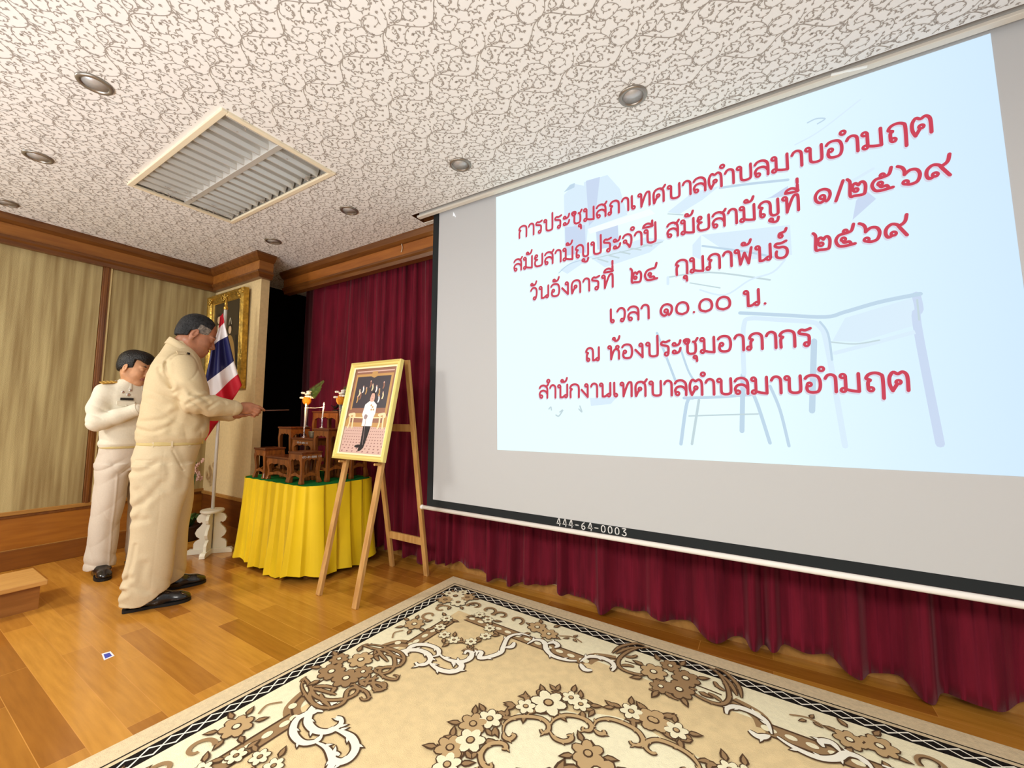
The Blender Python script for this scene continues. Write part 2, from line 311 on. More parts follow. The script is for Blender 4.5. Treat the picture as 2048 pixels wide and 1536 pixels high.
# ================================================================== ceiling with scroll-vine paper, openings, lights
M_ceil = mat('ceiling_paper', (240, 239, 236), .8, .2)
M_vine = mat('ceiling_vine_print', (166, 158, 150), .8, .2)
SLOT = (-2.15, 2.075, 3.0, 2.205)
DL = [(-2.488, .482), (-3.492, .480), (-4.458, .49), (-.455, 1.782), (-1.455, 1.78), (-2.475, 1.79), (-3.477, 1.795)]
TRO = (-3.40, .855, -2.17, 1.445)
def ceiling():
    outer = [(XL-.05, -1.2), (3.2, -1.2), (3.2, 3.15), (XL-.05, 3.15)]
    holes = [[(SLOT[0], SLOT[1]), (SLOT[0], SLOT[3]), (SLOT[2], SLOT[3]), (SLOT[2], SLOT[1])], [(TRO[0], TRO[1]), (TRO[0], TRO[3]), (TRO[2], TRO[3]), (TRO[2], TRO[1])]]
    for x, y in DL: holes.append([(x+.055*math.cos(-t*PI/12), y+.055*math.sin(-t*PI/12)) for t in range(24)])
    pts = [p for L in [outer]+holes for p in L]
    T = tessellate_polygon([[Vector((*p, 0)) for p in L] for L in [outer]+holes])
    V = [(x, y, ZC) for x, y in pts]; Fs = [tuple(t) for t in T]; mi = [0]*len(Fs)
    # one repeat of the vine, traced where the paper is seen clearest, in metres on a 0.26 m square lattice
    g = lambda x, y: onz(700+x/3.413, y/3.413, ZC)[:2]
    curves = [[(1255,240),(1230,280),(1170,325),(1060,325),(960,315),(900,340),(870,390),(865,440)],
      [(900,340),(880,365),(830,382),(780,365),(750,320),(765,275),(810,255),(855,268),(864,298),(842,320)],
      [(805,374),(772,345),(762,305),(778,285)], [(780,365),(740,322),(680,300),(620,302),(580,330),(577,358),(592,350)],
      [(745,330),(700,335),(668,352),(650,345)],
      [(905,345),(890,380),(910,410),(950,412),(965,400)], [(862,450),(853,510),(870,540),(910,550),(950,545),(990,510),(1000,475),(960,460),(920,465),(905,490),(930,503),(945,498)],
      [(950,545),(952,575),(925,592),(905,585)], [(850,490),(862,520),(845,535)], [(1010,400),(1020,430),(1060,435),(1090,400),(1112,385),(1090,368),(1075,372)],
      [(1065,328),(1030,355),(1010,400),(1012,420)], [(1000,500),(1040,490),(1075,505),(1085,535),(1065,545)], [(1075,505),(1110,480),(1150,500),(1160,520)],
      [(680,450),(690,400),(735,382),(790,388)], [(690,400),(715,425),(750,435),(760,455)], [(640,440),(603,443),(596,475),(620,487),(642,468),(628,455)],
      [(600,430),(650,420),(672,450),(655,490),(612,497)], [(672,450),(690,480),(730,490),(748,470),(735,455)], [(560,560),(580,500),(570,460),(560,440)],
      [(1230,285),(1238,320),(1222,345),(1205,340)], [(1240,300),(1262,340),(1300,355)], [(960,312),(985,290),(1030,285)], [(640,340),(620,372),(640,392),(665,385)]]
    V2, F2 = [], []
    def emit(fl):
        n = len(V2); V2.extend([(p[0], p[1], p[2]) for p in fl.v]); F2.extend([[i+n for i in f] for f in fl.f])
    fl = Flat2D()
    for ci, c in enumerate(curves):
        P = np.array([g(*p) for p in c])
        fl.ribbon(P, .0040 if ci == 0 else .0029, n=4, taper=[1, 1, 1, 1, .8])
        Q = crom(P, 6)
        d = np.r_[0, np.cumsum(np.linalg.norm(np.diff(Q, axis=0), axis=1))]
        k = 0
        for s in np.arange(.012, d[-1], .024 if ci else .034):
            i = min(int(np.searchsorted(d, s)), len(Q)-2); t = Q[i+1]-Q[i]; a = math.atan2(t[1], t[0]); sgn = 1 if (k+ci) % 2 else -1; k += 1
            fl.leaf(Q[i], a+sgn*.9, .0125, .0054)
        t = Q[-1]-Q[-2]; fl.leaf(Q[-1], math.atan2(t[1], t[0]), .0135, .0078)
    for x, y in [(960,380),(1180,210),(1160,265),(590,320),(720,445),(910,410),(1060,370),(990,435),(520,345),(1100,560),(1180,480),(1040,310),(780,320),(640,530),(480,560)]:
        p = g(x, y)
        for k in (-1, 0, 1): fl.leaf(p, .9+k*.5, .0135, .0056)
    pts = np.array([p[:2] for p in fl.v]); rg = random.Random(4); o0 = g(1060, 325)
    s = .262; cand = np.array([(o0[0]+rg.random()*s, o0[1]+rg.random()*s) for _ in range(900)])
    for _ in range(9):     # small curls and loose leaves where the traced repeat leaves bare paper
        dl = cand[:, None, :]-pts[None, ::3, :]; dl -= s*np.round(dl/s); dd = np.sqrt((dl**2).sum(2)).min(1); i = int(dd.argmax())
        if dd[i] < .013: break
        c, r, a0, sg = cand[i], min(.020, dd[i]*.8), rg.uniform(0, 6.28), rg.choice((-1, 1))
        Q = [(c[0]+r*(1-.6*k/8)*math.cos(a0+sg*k*.55), c[1]+r*(1-.6*k/8)*math.sin(a0+sg*k*.55)) for k in range(9)]
        fl.ribbon(Q, .0030, n=2, taper=[1, 1, .8])
        for k in (0, 2, 4, 6): fl.leaf(Q[k], a0+sg*k*.55+(.4 if k % 4 else 2.6), .0125, .006)
        pts = np.vstack([pts, np.repeat(Q, 6, 0)])
    emit(fl); V2 = np.array(V2); 
    s = .262
    for i in range(-16, 18):
        for j in range(-12, 9):
            P = V2+np.array([i*s, j*s, 0]); c = P.mean(0)
            if not (XL+.1 < c[0] < 2.0 and -.25 < c[1] < 2.75): continue
            ok = True
            if TRO[0]-.1 < c[0] < TRO[2]+.1 and TRO[1]-.1 < c[1] < TRO[3]+.1 or SLOT[1]-.2 < c[1] < SLOT[3]+.3 or any((c[0]-x)**2+(c[1]-y)**2 < .06 for x, y in DL) or c[0] < XL+.25 or (c[1] > 1.6 and c[0] < -3.5) or c[1] > 1.9: ok = False
            n = len(V)
            if ok:
                V.extend([(x, y, ZC-.0005-h*.0008) for x, y, h in P]); Fs.extend([tuple(k+n for k in f) for f in F2]); mi.extend([1]*len(F2)); continue
            def bad(f):
                for k in f:
                    x, y = P[k][:2]
                    if x < XL+.06 or y > 3.0: return True
                    if TRO[0]-.03 < x < TRO[2]+.03 and TRO[1]-.03 < y < TRO[3]+.03: return True
                    if SLOT[0]-.005 < x < SLOT[2] and SLOT[1]-.005 < y < SLOT[3]+.035: return True
                    if any((x-a)**2+(y-c_)**2 < .062**2 for a, c_ in DL): return True
                return False
            keep = [f for f in F2 if not bad(f)]
            V.extend([(x, y, ZC-.0005-h*.0008) for x, y, h in P]); Fs.extend([tuple(k+n for k in f) for f in keep]); mi.extend([1]*len(keep))
    tag(link_mesh('ceiling', V, Fs, [M_ceil, M_vine], None, mi), kind='structure')
ceiling()
b = MB(); b.box((XL-.1, -1.2, ZC+.42), (3.2, 3.2, ZC+.45)); tag(b.build('ceiling_slab', M_dark), kind='structure')
# slot for the screen: painted metal edge towards the room
M_edge = mat('slot_edge_paint', (222, 216, 204), .5)
b = MB(); b.box((SLOT[0]+.03, SLOT[1]+.028, ZC-.012), (SLOT[2], SLOT[1]+.062, ZC+.004)); b.box((SLOT[0]+.03, SLOT[1]+.05, ZC), (SLOT[2], SLOT[1]+.062, ZC+.3))
tag(b.build('trim_6', M_edge, bevel=.002), kind='structure')
b = MB(); b.box((SLOT[0]-.02, SLOT[1]-.02, ZC+.05), (SLOT[2], SLOT[1], ZC+.4)); b.box((SLOT[0]-.02, SLOT[3], ZC+.002), (SLOT[2], SLOT[3]+.02, ZC+.4)); b.box((SLOT[0]-.02, SLOT[1], ZC+.002), (SLOT[0], SLOT[3], ZC+.4))
b.box((SLOT[0]-.02, SLOT[1]-.02, ZC+.002), (SLOT[2], SLOT[1], ZC+.05))
tag(b.build('trim_7', wood('slot_wood', (96, 56, 24), (80, 44, 18), 0)), kind='structure')
b = MB(); b.box((SLOT[0], SLOT[3]+.002, ZC-.004), (SLOT[2], SLOT[3]+.03, ZC+.001)); tag(b.build('trim_8', M_edge), kind='structure')
b = MB(); b.bar((.30, SLOT[1]+.02, ZC-.006), (.42, SLOT[1]+.032, ZC-.014), .012, .004)
tag(b.build('glint_strip', mat('glint_white', (250, 250, 246), .4)), 'short strip of white tape on the ceiling slot edge above the screen', 'tape')  # white strip stands in for a highlight on the slot edge
# downlights
M_ring = mat('downlight_ring', (150, 142, 132), .3, .5, metal=.7); M_cup = mat('downlight_reflector', (196, 194, 192), .35, .5, metal=.35); M_bulb = mat('lamp_glass_frosted', (232, 232, 236), .25)
dl_place = ['above the louvred troffer, the biggest at the upper left', 'to the left of the louvred troffer near the left photo edge', 'cut by the left edge of the photo', 'with a pale rim, above the printed lines of the screen', 'above the upper left corner of the lit slide', 'between the troffer and the end of the screen slot', 'nearest the wing wall cornice', 'above the top right part of the screen']
def downlight(x, y, k, first=None):
    if first is None:
        t = thing('downlight', 'x', 'ceiling light', (x, y, ZC), 0, 'recessed downlights in the stage ceiling')
        b = MB(); b.lathe([(.044, .004), (.046, -.008), (.052, -.011), (.060, -.009), (.064, -.003), (.064, .0), (.056, .0)], n=28); b.build('trim_ring', M_ring, t, smooth=True)
        b = MB(); b.lathe([(.046, -.004), (.043, .02), (.038, .05), (.028, .075), (.014, .085), (.0, .087)], n=28); b.build('reflector', M_cup, t, smooth=True)
        b = MB(); b.lathe([(.0, .012), (.012, .015), (.021, .03), (.022, .045), (.014, .07)], n=18); b.build('bulb', M_bulb, t, smooth=True)
    else: t = copy_tree(first); t.location = (x, y, ZC)
    t['label'] = 'unlit round recessed downlight '+dl_place[k]; return t
d0 = None
for k, (x, y) in enumerate(DL):
    d = downlight(x, y, k, d0); d0 = d0 or d
# troffer with parabolic louvres, switched off
t = thing('troffer_light', 'large unlit louvred fluorescent troffer set in the ceiling', 'ceiling light', ((TRO[0]+TRO[2])/2, (TRO[1]+TRO[3])/2, ZC))
hx, hy = (TRO[2]-TRO[0])/2, (TRO[3]-TRO[1])/2
M_fr = mat('troffer_frame_paint', (236, 224, 196), .45); M_lv = mat('louvre_aluminium', (208, 207, 202), .3, .5, metal=.35); M_in = mat('troffer_body_white', (150, 146, 136), .5)
b = MB()
for (x0, y0, x1, y1) in ((-hx-.012, -hy-.012, hx+.012, -hy+.016), (-hx-.012, hy-.016, hx+.012, hy+.012), (-hx-.012, -hy+.016, -hx+.016, hy-.016), (hx-.016, -hy+.016, hx+.012, hy-.016)): b.box((x0, y0, -.012), (x1, y1, .004))
b.build('frame', M_fr, t, bevel=.003)
b = MB(); b.box((-hx, -hy, .11), (hx, hy, .12)); b.box((-hx, -hy, 0), (-hx+.004, hy, .12)); b.box((hx-.004, -hy, 0), (hx, hy, .12)); b.box((-hx, -hy, 0), (hx, -hy+.004, .12)); b.box((-hx, hy-.004, 0), (hx, hy, .12)); b.build('housing', M_in, t)
ns, nl = 2, 14
for k in range(ns-1):
    yk = -hy+2*hy*(k+1)/ns
    b = MB(); b.prism([(-.014, .0), (.014, .0), (.03, .06), (-.03, .06)], (0, 1, 0), (0, 0, 1), (1, 0, 0), (-hx+.02, yk, 0), 2*hx-.04); b.build('louvre_rail', M_lv, t)
for k in range(nl):
    xk = -hx+2*hx*(k+.5)/nl
    b = MB(); b.prism([(-.004, .0), (.004, .0), (.016, .022), (.022, .045), (-.022, .045), (-.016, .022)], (1, 0, 0), (0, 0, 1), (0, 1, 0), (xk, -hy+.018, .004), 2*hy-.036)
    b.build('louvre_blade', M_lv, t)
for k in range(ns):
    yk = -hy+2*hy*(k+.5)/ns
    b = MB(); b.tube([(-hx+.04, yk, .085), (hx-.04, yk, .085)], .013, 12); b.build('tube_lamp', M_bulb, t, smooth=True)
# ================================================================== projection screen
YS = 2.165
scr = thing('projection_screen', 'large white pull-down projection screen with black border showing red Thai lettering', 'projection screen', (-.6, YS, .52))
SO = (-.6, YS, .52)
M_white = mat('screen_fabric_white', (193, 195, 197), .85, .1); M_blk = mat('screen_border_black', (34, 38, 40), .7, .2); M_bar = mat('screen_bar_white', (240, 236, 230), .4)
XR = 3.0
b = MB(); b.box((-1.957, YS, .582), (XR, YS+.002, 2.9)); b.build('fabric', M_white, scr, off=SO)
b = MB(); b.box((-2.012, YS-.0004, .535), (-1.957, YS+.0025, 2.9)); b.box((-1.957, YS-.0004, .535), (XR, YS+.0025, .582)); b.build('border', M_blk, scr, off=SO)
b = MB(); b.tube([(-2.055, YS, .520), (XR, YS, .520)], .0135, 16); b.ball((-2.055, YS, .520), .0165, 8); b.build('weight_bar', M_bar, scr, smooth=True, off=SO)
b = MB(); b.box((-2.1, YS-.02, 2.88), (XR, YS+.03, 2.98)); b.build('roller_case', M_edge, scr, off=SO)
# the projected slide: light thrown on the fabric
def slide_material():
    m = bpy.data.materials.new('slide_light'); m.use_nodes = True; nt = m.node_tree; N = nt.nodes; L = nt.links; b = N['Principled BSDF']
    b.inputs['Base Color'].default_value = (.03, .03, .03, 1); b.inputs['Roughness'].default_value = 1; b.inputs['Specular IOR Level'].default_value = 0
    tc = N.new('ShaderNodeTexCoord'); sp = N.new('ShaderNodeSeparateXYZ'); L.new(tc.outputs['Object'], sp.inputs[0])
    rp = N.new('ShaderNodeMapRange'); rp.inputs[1].default_value = .45; rp.inputs[2].default_value = 1.4; L.new(sp.outputs[0], rp.inputs[0])
    mx = N.new('ShaderNodeMix'); mx.data_type = 'RGBA'; mx.inputs['A'].default_value = (*lin((232, 253, 254)), 1); mx.inputs['B'].default_value = (*lin((206, 231, 250)), 1)
    L.new(rp.outputs[0], mx.inputs['Factor']); L.new(mx.outputs['Result'], b.inputs['Emission Color']); b.inputs['Emission Strength'].default_value = 1.03
    return m
FY = YS-.0012
def on_screen(name, fl, mats, parent, layer=.0002):
    V = [(x, FY-h*layer, z) for x, z, h in fl.v]; return link_mesh(name, V, [list(reversed(f)) for f in fl.f], mats, parent, fl.m, off=SO)
sl = Flat2D(); sl.raw([(-1.460, 2.606), (-1.430, .945), (.79, .957), (.815, 1.4), (.806, 1.75), (.787, 2.612)], [(0, 1, 2, 3, 4, 5)], 0, 0)
slide = on_screen('projected_slide', sl, slide_material(), scr)
P = lambda x, y: tuple(ony(x, y, YS)[[0, 2]])
# faint artwork of the slide
G = [flat('slide_blue_grey', (192, 216, 234)), flat('slide_pale_blue', (218, 238, 252)), flat('slide_grey_line', (196, 216, 222)), flat('slide_lilac', (202, 218, 242)), flat('slide_bright', (246, 254, 254))]
a = Flat2D()
def pl(pts, m, h=1, sm=False): a.poly([P(*p) for p in pts], m, h, sm)
def rb(pts, w, m, h=2, sm=True): a.ribbon([P(*p) for p in pts], w, m, h, sm)
pl([(1128,390),(1150,368),(1170,372),(1176,455),(1172,505),(1130,512)], 1); pl([(1128,385),(1140,370),(1150,366),(1149,375),(1130,384)], 0, 2); pl([(1130,455),(1170,450),(1172,505),(1132,512)], 3, 2)
pl([(1168,365),(1215,350),(1240,378),(1255,430),(1176,458)], 1); pl([(1172,362),(1200,354),(1190,440),(1178,452)], 3, 2); pl([(1176,458),(1300,418),(1310,428),(1180,468)], 4, 3)
pl([(1192,462),(1236,450),(1238,490),(1195,500)], 3, 2); pl([(1180,515),(1290,475),(1330,480),(1300,505),(1210,535)], 1, 2); rb([(1185,518),(1260,500),(1325,484)], .006, 2)
for k in range(5): rb([(1196+k*22, 518-k*7), (1216+k*22, 524-k*8)], .008, 2, 3)
pl([(1120,540),(1150,520),(1190,510),(1135,548)], 1, 2); rb([(1118,546),(1140,528),(1180,516)], .006, 0)
pl([(1335,425),(1385,385),(1440,372),(1405,400),(1360,428)], 1, 2); rb([(1336,428),(1366,430)], .006, 2); rb([(1440,376),(1500,368),(1576,360)], .012, 0)
pl([(1385,490),(1402,470),(1402,520),(1385,512)], 1, 2); pl([(1402,470),(1580,450),(1584,510),(1480,522)], 1, 1); rb([(1405,492),(1500,505),(1560,518)], .01, 0); rb([(1335,555),(1420,545),(1540,560)], .008, 2); rb([(1336,555),(1336,568)], .014, 1)
rb([(1380,566),(1440,576)], .006, 2); rb([(1400,580),(1450,590),(1500,560),(1545,545),(1570,520)], .008, 1)
pl([(1540,395),(1576,372),(1576,392),(1530,398)], 3, 2); pl([(1730,380),(1752,398),(1705,440),(1712,402)], 3, 2); rb([(1700,365),(1746,338)], .012, 1)
rb([(1615,246),(1632,238),(1650,238),(1635,248)], .006, 0); rb([(1590,290),(1640,262),(1720,200)], .006, 1)
art = [('computer_drawing', a)]; a = Flat2D(); art.append(('desk_drawing', a))
# desk
rb([(1480,626),(1560,630),(1650,634),(1690,624),(1760,604),(1840,588)], .016, 0); rb([(1488,748),(1486,690),(1488,650),(1500,637),(1560,640),(1620,644),(1640,654),(1654,690),(1690,892)], .020, 1, 3); rb([(1640,644),(1656,668),(1664,720)], .008, 0, 4)
rb([(1628,682),(1624,822)], .022, 0); rb([(1832,590),(1838,620),(1834,650),(1880,888)], .026, 3); rb([(1834,600),(1838,640)], .006, 2, 4); rb([(1670,706),(1740,688),(1830,664)], .016, 1); rb([(1660,684),(1710,688),(1760,680)], .006, 2)
pl([(1690,636),(1825,596),(1832,650),(1720,684),(1665,682)], 1, 1); rb([(1486,750),(1484,862)], .02, 0, 1)
a = Flat2D(); art.append(('chair_drawing', a))
# chair
rb([(1314,666),(1332,712),(1352,764)], .012, 0); rb([(1362,700),(1376,740),(1386,758)], .010, 0); rb([(1368,796),(1440,794),(1496,790),(1510,796),(1540,886)], .014, 0); rb([(1386,796),(1374,806),(1362,888)], .016, 0); rb([(1398,800),(1384,888)], .012, 2)
rb([(1378,832),(1440,830),(1516,828)], .007, 2); rb([(1540,772),(1560,820),(1578,892)], .012, 0)
a = Flat2D(); art.append(('pencil_drawing', a))
pl([(1180,796),(1234,794),(1222,808),(1182,812)], 1, 1); rb([(1098,818),(1102,814),(1103,820)], .008, 2); rb([(1120,824),(1126,820),(1118,832),(1112,830)], .008, 2); rb([(1158,818),(1164,824),(1160,812)], .008, 2)
for q, (nm, fl_) in enumerate(art): on_screen(nm, fl_, G, slide, .00021)
c = Flat2D(); c.poly([P(907,424), P(906,433), P(908.5,431.5), P(911,435), P(912,433.5), P(910.5,430)], 0, 2); on_screen('projected_pointer', c, flat('slide_pointer', (255, 255, 255)), scr)
# ---- Thai lettering drawn with single-width strokes: C = loop (x, y, r), lists = pen paths
def C(x, y, r=.095): return ('c', x, y, r)
GL = {
'ก': (.66, [(.06,0),(.06,.5),(.15,.62),(.03,.72),(.12,.92),(.33,1.0),(.53,.92),(.61,.7),(.61,0)]),
'า': (.46, [(.03,.78),(.1,.94),(.23,1.0),(.36,.92),(.41,.72),(.41,0)]),
'ร': (.52, C(.31,.1), [(.405,.1),(.42,.5),(.36,.64),(.2,.7),(.07,.75),(.04,.86),(.13,.97),(.28,.93),(.48,1.02)]),
'ป': (.70, C(.11,.89), [(.205,.89),(.2,.2),(.27,.04),(.42,0),(.57,.04),(.64,.2),(.64,1.42)]),
'บ': (.70, C(.11,.89), [(.205,.89),(.2,.2),(.27,.04),(.42,0),(.57,.04),(.64,.2),(.64,1.0)]),
'ะ': (.46, C(.1,.72,.085), [(.13,.635),(.27,.66),(.38,.78),(.42,.97)], C(.1,.2,.085), [(.13,.115),(.27,.14),(.38,.26),(.42,.45)]),
'ช': (.74, C(.17,.78,.08), [(.09,.78),(.05,.92),(.15,1.0),(.28,.97),(.31,.84),(.23,.68),(.22,.5),(.22,.16),(.3,.02),(.44,0),(.56,.04),(.62,.2),(.62,.6),(.56,.78)], [(.5,.8),(.6,.8),(.72,1.02)]),
'ุ': (0, C(-.155,-.24,.08), [(-.08,-.24),(-.07,-.5)]),
'ม': (.74, C(.11,.89), [(.205,.89),(.205,.12)], C(.115,.1,.09), [(.2,.14),(.42,.05),(.67,0)], [(.67,0),(.67,1.0)]),
'ส': (.66, C(.15,.11), [(.06,.16),(.04,.36),(.14,.54),(.34,.58),(.5,.48),(.59,.3)], [(.03,.8),(.12,.94),(.3,1.0),(.48,.92),(.59,.68),(.59,0)], [(.46,.9),(.58,.98),(.66,1.12)]),
'ล': (.64, C(.15,.11), [(.06,.16),(.04,.36),(.14,.54),(.34,.58),(.5,.48),(.59,.3)], [(.03,.8),(.12,.94),(.3,1.0),(.48,.92),(.59,.68),(.59,0)]),
'ภ': (.72, C(.09,.1,.09), [(.18,.1),(.18,.5),(.26,.61),(.13,.71),(.21,.92),(.41,1.0),(.58,.92),(.66,.7),(.66,0)]),
'ฤ': (.72, C(.24,.11,.09), [(.15,.11),(.15,.5),(.23,.61),(.09,.71),(.18,.92),(.38,1.0),(.57,.92),(.65,.7),(.65,-.4)]),
'เ': (.32, [(.07,1.0),(.07,.12)], C(.16,.1,.09)),
'ท': (.74, C(.11,.89,.09), [(.2,.89),(.2,0)], [(.2,.04),(.36,.6),(.48,.93),(.59,1.0),(.67,.86),(.67,0)]),
'ศ': (.72, [(.08,0),(.06,.6),(.14,.9),(.34,1.0),(.53,.92),(.61,.66),(.61,0)], C(.31,.5,.085), [(.3,.41),(.2,.3),(.1,.02)], [(.5,.9),(.6,1.0),(.7,1.16)]),
'ค': (.68, [(.08,0),(.06,.6),(.14,.9),(.34,1.0),(.53,.92),(.61,.66),(.61,0)], C(.31,.5,.085), [(.3,.41),(.2,.3),(.1,.02)]),
'ต': (.70, [(.14,0),(.05,.35),(.06,.75),(.18,1.0),(.33,.9),(.48,1.0),(.6,.88),(.64,.6),(.64,0)], C(.34,.46,.085), [(.3,.38),(.23,.22),(.14,.02)]),
'ำ': (.46, C(-.1,1.34,.1), [(.03,.78),(.1,.94),(.23,1.0),(.36,.92),(.41,.72),(.41,0)]),
'อ': (.66, [(.03,.82),(.12,.95),(.3,1.0),(.5,.92),(.59,.66),(.59,.3),(.51,.06),(.32,0),(.14,.06),(.08,.24),(.1,.4)], C(.18,.47,.085)),
'ั': (0, C(-.42,1.30,.08), [(-.4,1.22),(-.27,1.22),(-.15,1.32),(-.09,1.52)]),
'ย': (.68, C(.16,.88,.09), [(.08,.84),(.05,.72),(.13,.6),(.24,.56)], [(.2,.56),(.08,.46),(.07,.2),(.16,.03),(.35,0),(.53,.04),(.61,.2),(.61,1.0)]),
'ญ': (.96, C(.2,.12,.09), [(.11,.12),(.12,.5),(.2,.61),(.06,.71),(.14,.92),(.32,1.0),(.48,.92),(.55,.7),(.55,.2),(.62,.03),(.74,0),(.85,.06),(.88,.2),(.88,1.0)], C(.56,-.27,.08), [(.57,-.36),(.7,-.43),(.83,-.38),(.88,-.16)]),
'จ': (.60, [(.03,.78),(.12,.94),(.29,1.0),(.47,.9),(.53,.66),(.51,.3),(.42,0)], [(.42,0),(.33,.2),(.2,.4)], C(.15,.48,.09)),
'ี': (0, [(-.58,1.2),(-.52,1.36),(-.33,1.45),(-.15,1.36),(-.07,1.2),(-.58,1.2)], [(-.07,1.2),(-.07,1.6)]),
'่': (0, [(-.07,1.72),(-.07,1.98)]),
'ว': (.52, C(.3,.1,.09), [(.39,.1),(.45,.4),(.45,.75),(.36,.95),(.22,1.0),(.1,.92),(.03,.78)]),
'น': (.74, C(.11,.89,.09), [(.2,.89),(.2,.02)], [(.2,.02),(.36,.03),(.5,.16)], C(.58,.11,.09), [(.67,.11),(.67,1.0)]),
'ง': (.52, C(.34,.88,.09), [(.43,.88),(.43,0)], [(.43,0),(.23,.28),(.03,.56)]),
'ณ': (1.02, C(.18,.11,.09), [(.09,.11),(.1,.5),(.18,.61),(.04,.71),(.12,.92),(.3,1.0),(.46,.92),(.53,.7),(.53,.05)], [(.53,.04),(.66,.05),(.78,.16)], C(.86,.11,.09), [(.95,.11),(.95,1.0)]),
'ห': (.74, C(.11,.89,.09), [(.2,.89),(.2,0)], [(.2,.02),(.34,.56),(.48,.74)], C(.58,.86,.09), [(.48,.74),(.61,.66),(.67,.5),(.67,0)]),
'พ': (.86, C(.11,.89,.09), [(.2,.89),(.27,0)], [(.27,0),(.47,.72)], [(.47,.72),(.65,0)], [(.65,0),(.79,1.0)]),
'ธ': (.60, [(.52,1.02),(.3,.92),(.1,.92),(.05,.78),(.2,.67),(.4,.66),(.54,.5),(.54,.2),(.42,.02),(.24,0),(.1,.1),(.08,.3),(.1,.44)]),
'์': (0, C(-.3,1.36,.08), [(-.37,1.42),(-.33,1.54),(-.2,1.58),(-.1,1.64),(-.05,1.8)]),
'้': (0, C(-.36,1.5,.07), [(-.3,1.45),(-.29,1.34),(-.19,1.34),(-.08,1.46),(-.03,1.66)]),
'๑': (.80, C(.36,.36,.1), [(.46,.36),(.43,.14),(.24,.04),(.08,.2),(.06,.5),(.2,.76),(.44,.82),(.65,.68),(.7,.42),(.62,.16),(.52,.06)]),
'๒': (.86, [(.03,1.08),(.12,.95),(.14,.75),(.12,.06),(.3,.02),(.62,0),(.72,.1),(.76,.5),(.69,.72),(.57,.74),(.48,.6)], [(.48,.6),(.36,.74),(.25,.66),(.22,.45),(.27,.33)], C(.36,.34,.085)),
'๔': (.94, [(.84,1.16),(.74,.84),(.5,.8),(.2,.7),(.06,.4),(.16,.08),(.4,.0),(.86,.05)], C(.38,.42,.085), [(.36,.33),(.42,.2),(.62,.22),(.7,.05)]),
'๕': (.94, C(.48,.86,.075), [(.84,1.2),(.74,.84),(.5,.74),(.2,.68),(.06,.4),(.16,.08),(.4,.0),(.86,.05)], C(.38,.4,.085), [(.36,.31),(.42,.2),(.62,.22),(.7,.05)]),
'๖': (.92, [(.04,1.16),(.2,1.04),(.28,.84),(.28,.6)], [(.28,.62),(.5,.8),(.74,.74),(.84,.45),(.74,.1),(.5,0),(.3,.06)], C(.3,.16,.09)),
'๙': (.96, C(.36,.24,.09), [(.3,.15),(.14,.08),(.05,.3),(.1,.6),(.3,.78),(.52,.7),(.62,.5),(.86,.04)], [(.56,.62),(.72,.7),(.84,.86),(.9,1.18)]),
'๐': (.82, [(.38,.0),(.12,.12),(.05,.4),(.14,.7),(.38,.82),(.62,.7),(.71,.4),(.64,.12),(.38,.0)]),
'/': (.42, [(.03,-.06),(.38,1.08)]), '.': (.26, ('d', .1, .05, .085))}
def set_text(fl, txt, x0, x1, z0, H, wgt, m, h, dx=0, dz=0):
    SB = .10; adv = sum(GL[ch][0]+(SB if GL[ch][0] else 0) for ch in txt)-.06-SB
    k = (x1-x0)/adv/H      # horizontal fit of the word to its measured length
    x = 0.0; hi = False
    for i, ch in enumerate(txt):
        g = GL[ch]; prev = txt[i-1] if i else ''
        ox = -.16 if (g[0] == 0 and prev == 'ป') else 0; ox -= SB if g[0] == 0 or ch == 'ำ' and 0 else 0
        T = lambda px, py: (x0+(x+px+ox)*H*k+dx, z0+py*H+dz)
        for s in g[1:]:
            if isinstance(s, tuple) and s[0] == 'c':
                n = 16; cx, cy = T(s[1], s[2]); r = s[3]*1.16*H
                fl.ribbon([(cx+r*math.cos(2*PI*q/n), cy+r*math.sin(2*PI*q/n)) for q in range(n)], wgt*.88, m, h, False, closed=True)
            elif isinstance(s, tuple): fl.disc(T(s[1], s[2]), s[3]*H*.95, m, h)
            else: fl.ribbon([T(*p) for p in s], wgt, m, h, len(s) > 2, 5)
        x += g[0]+(SB if g[0] else 0)
WORDS = [('การประชุมสภาเทศบาลตำบลมาบอำมฤต', -1.282, .608, 2.283), ('สมัยสามัญประจำปี', -1.317, -.447, 2.074), ('สมัยสามัญที่', -.390, .170, 2.081), ('๑/๒๕๖๙', .227, .652, 2.090),
  ('วันอังคารที่', -1.195, -.678, 1.869), ('๒๔', -.583, -.442, 1.873), ('กุมภาพันธ์', -.352, .119, 1.876), ('๒๕๖๙', .214, .519, 1.882), ('เวลา', -.698, -.491, 1.670), ('๑๐.๐๐', -.433, -.110, 1.671), ('น.', -.057, .036, 1.672),
  ('ณ', -.839, -.761, 1.466), ('ห้องประชุมอาภากร', -.711, .187, 1.468), ('สำนักงานเทศบาลตำบลมาบอำมฤต', -1.133, .488, 1.265)]
t1, t2 = Flat2D(), Flat2D()
for wd in WORDS:
    set_text(t2, wd[0], wd[1], wd[2], wd[3], .074, .0135, 0, 5, -.003, -.006); set_text(t1, wd[0], wd[1], wd[2], wd[3], .074, .0124, 0, 7)
on_screen('lettering_shadow', t2, flat('slide_text_shadow', (214, 214, 230)), scr)
on_screen('lettering', t1, flat('slide_text_red', (204, 62, 84)), scr)
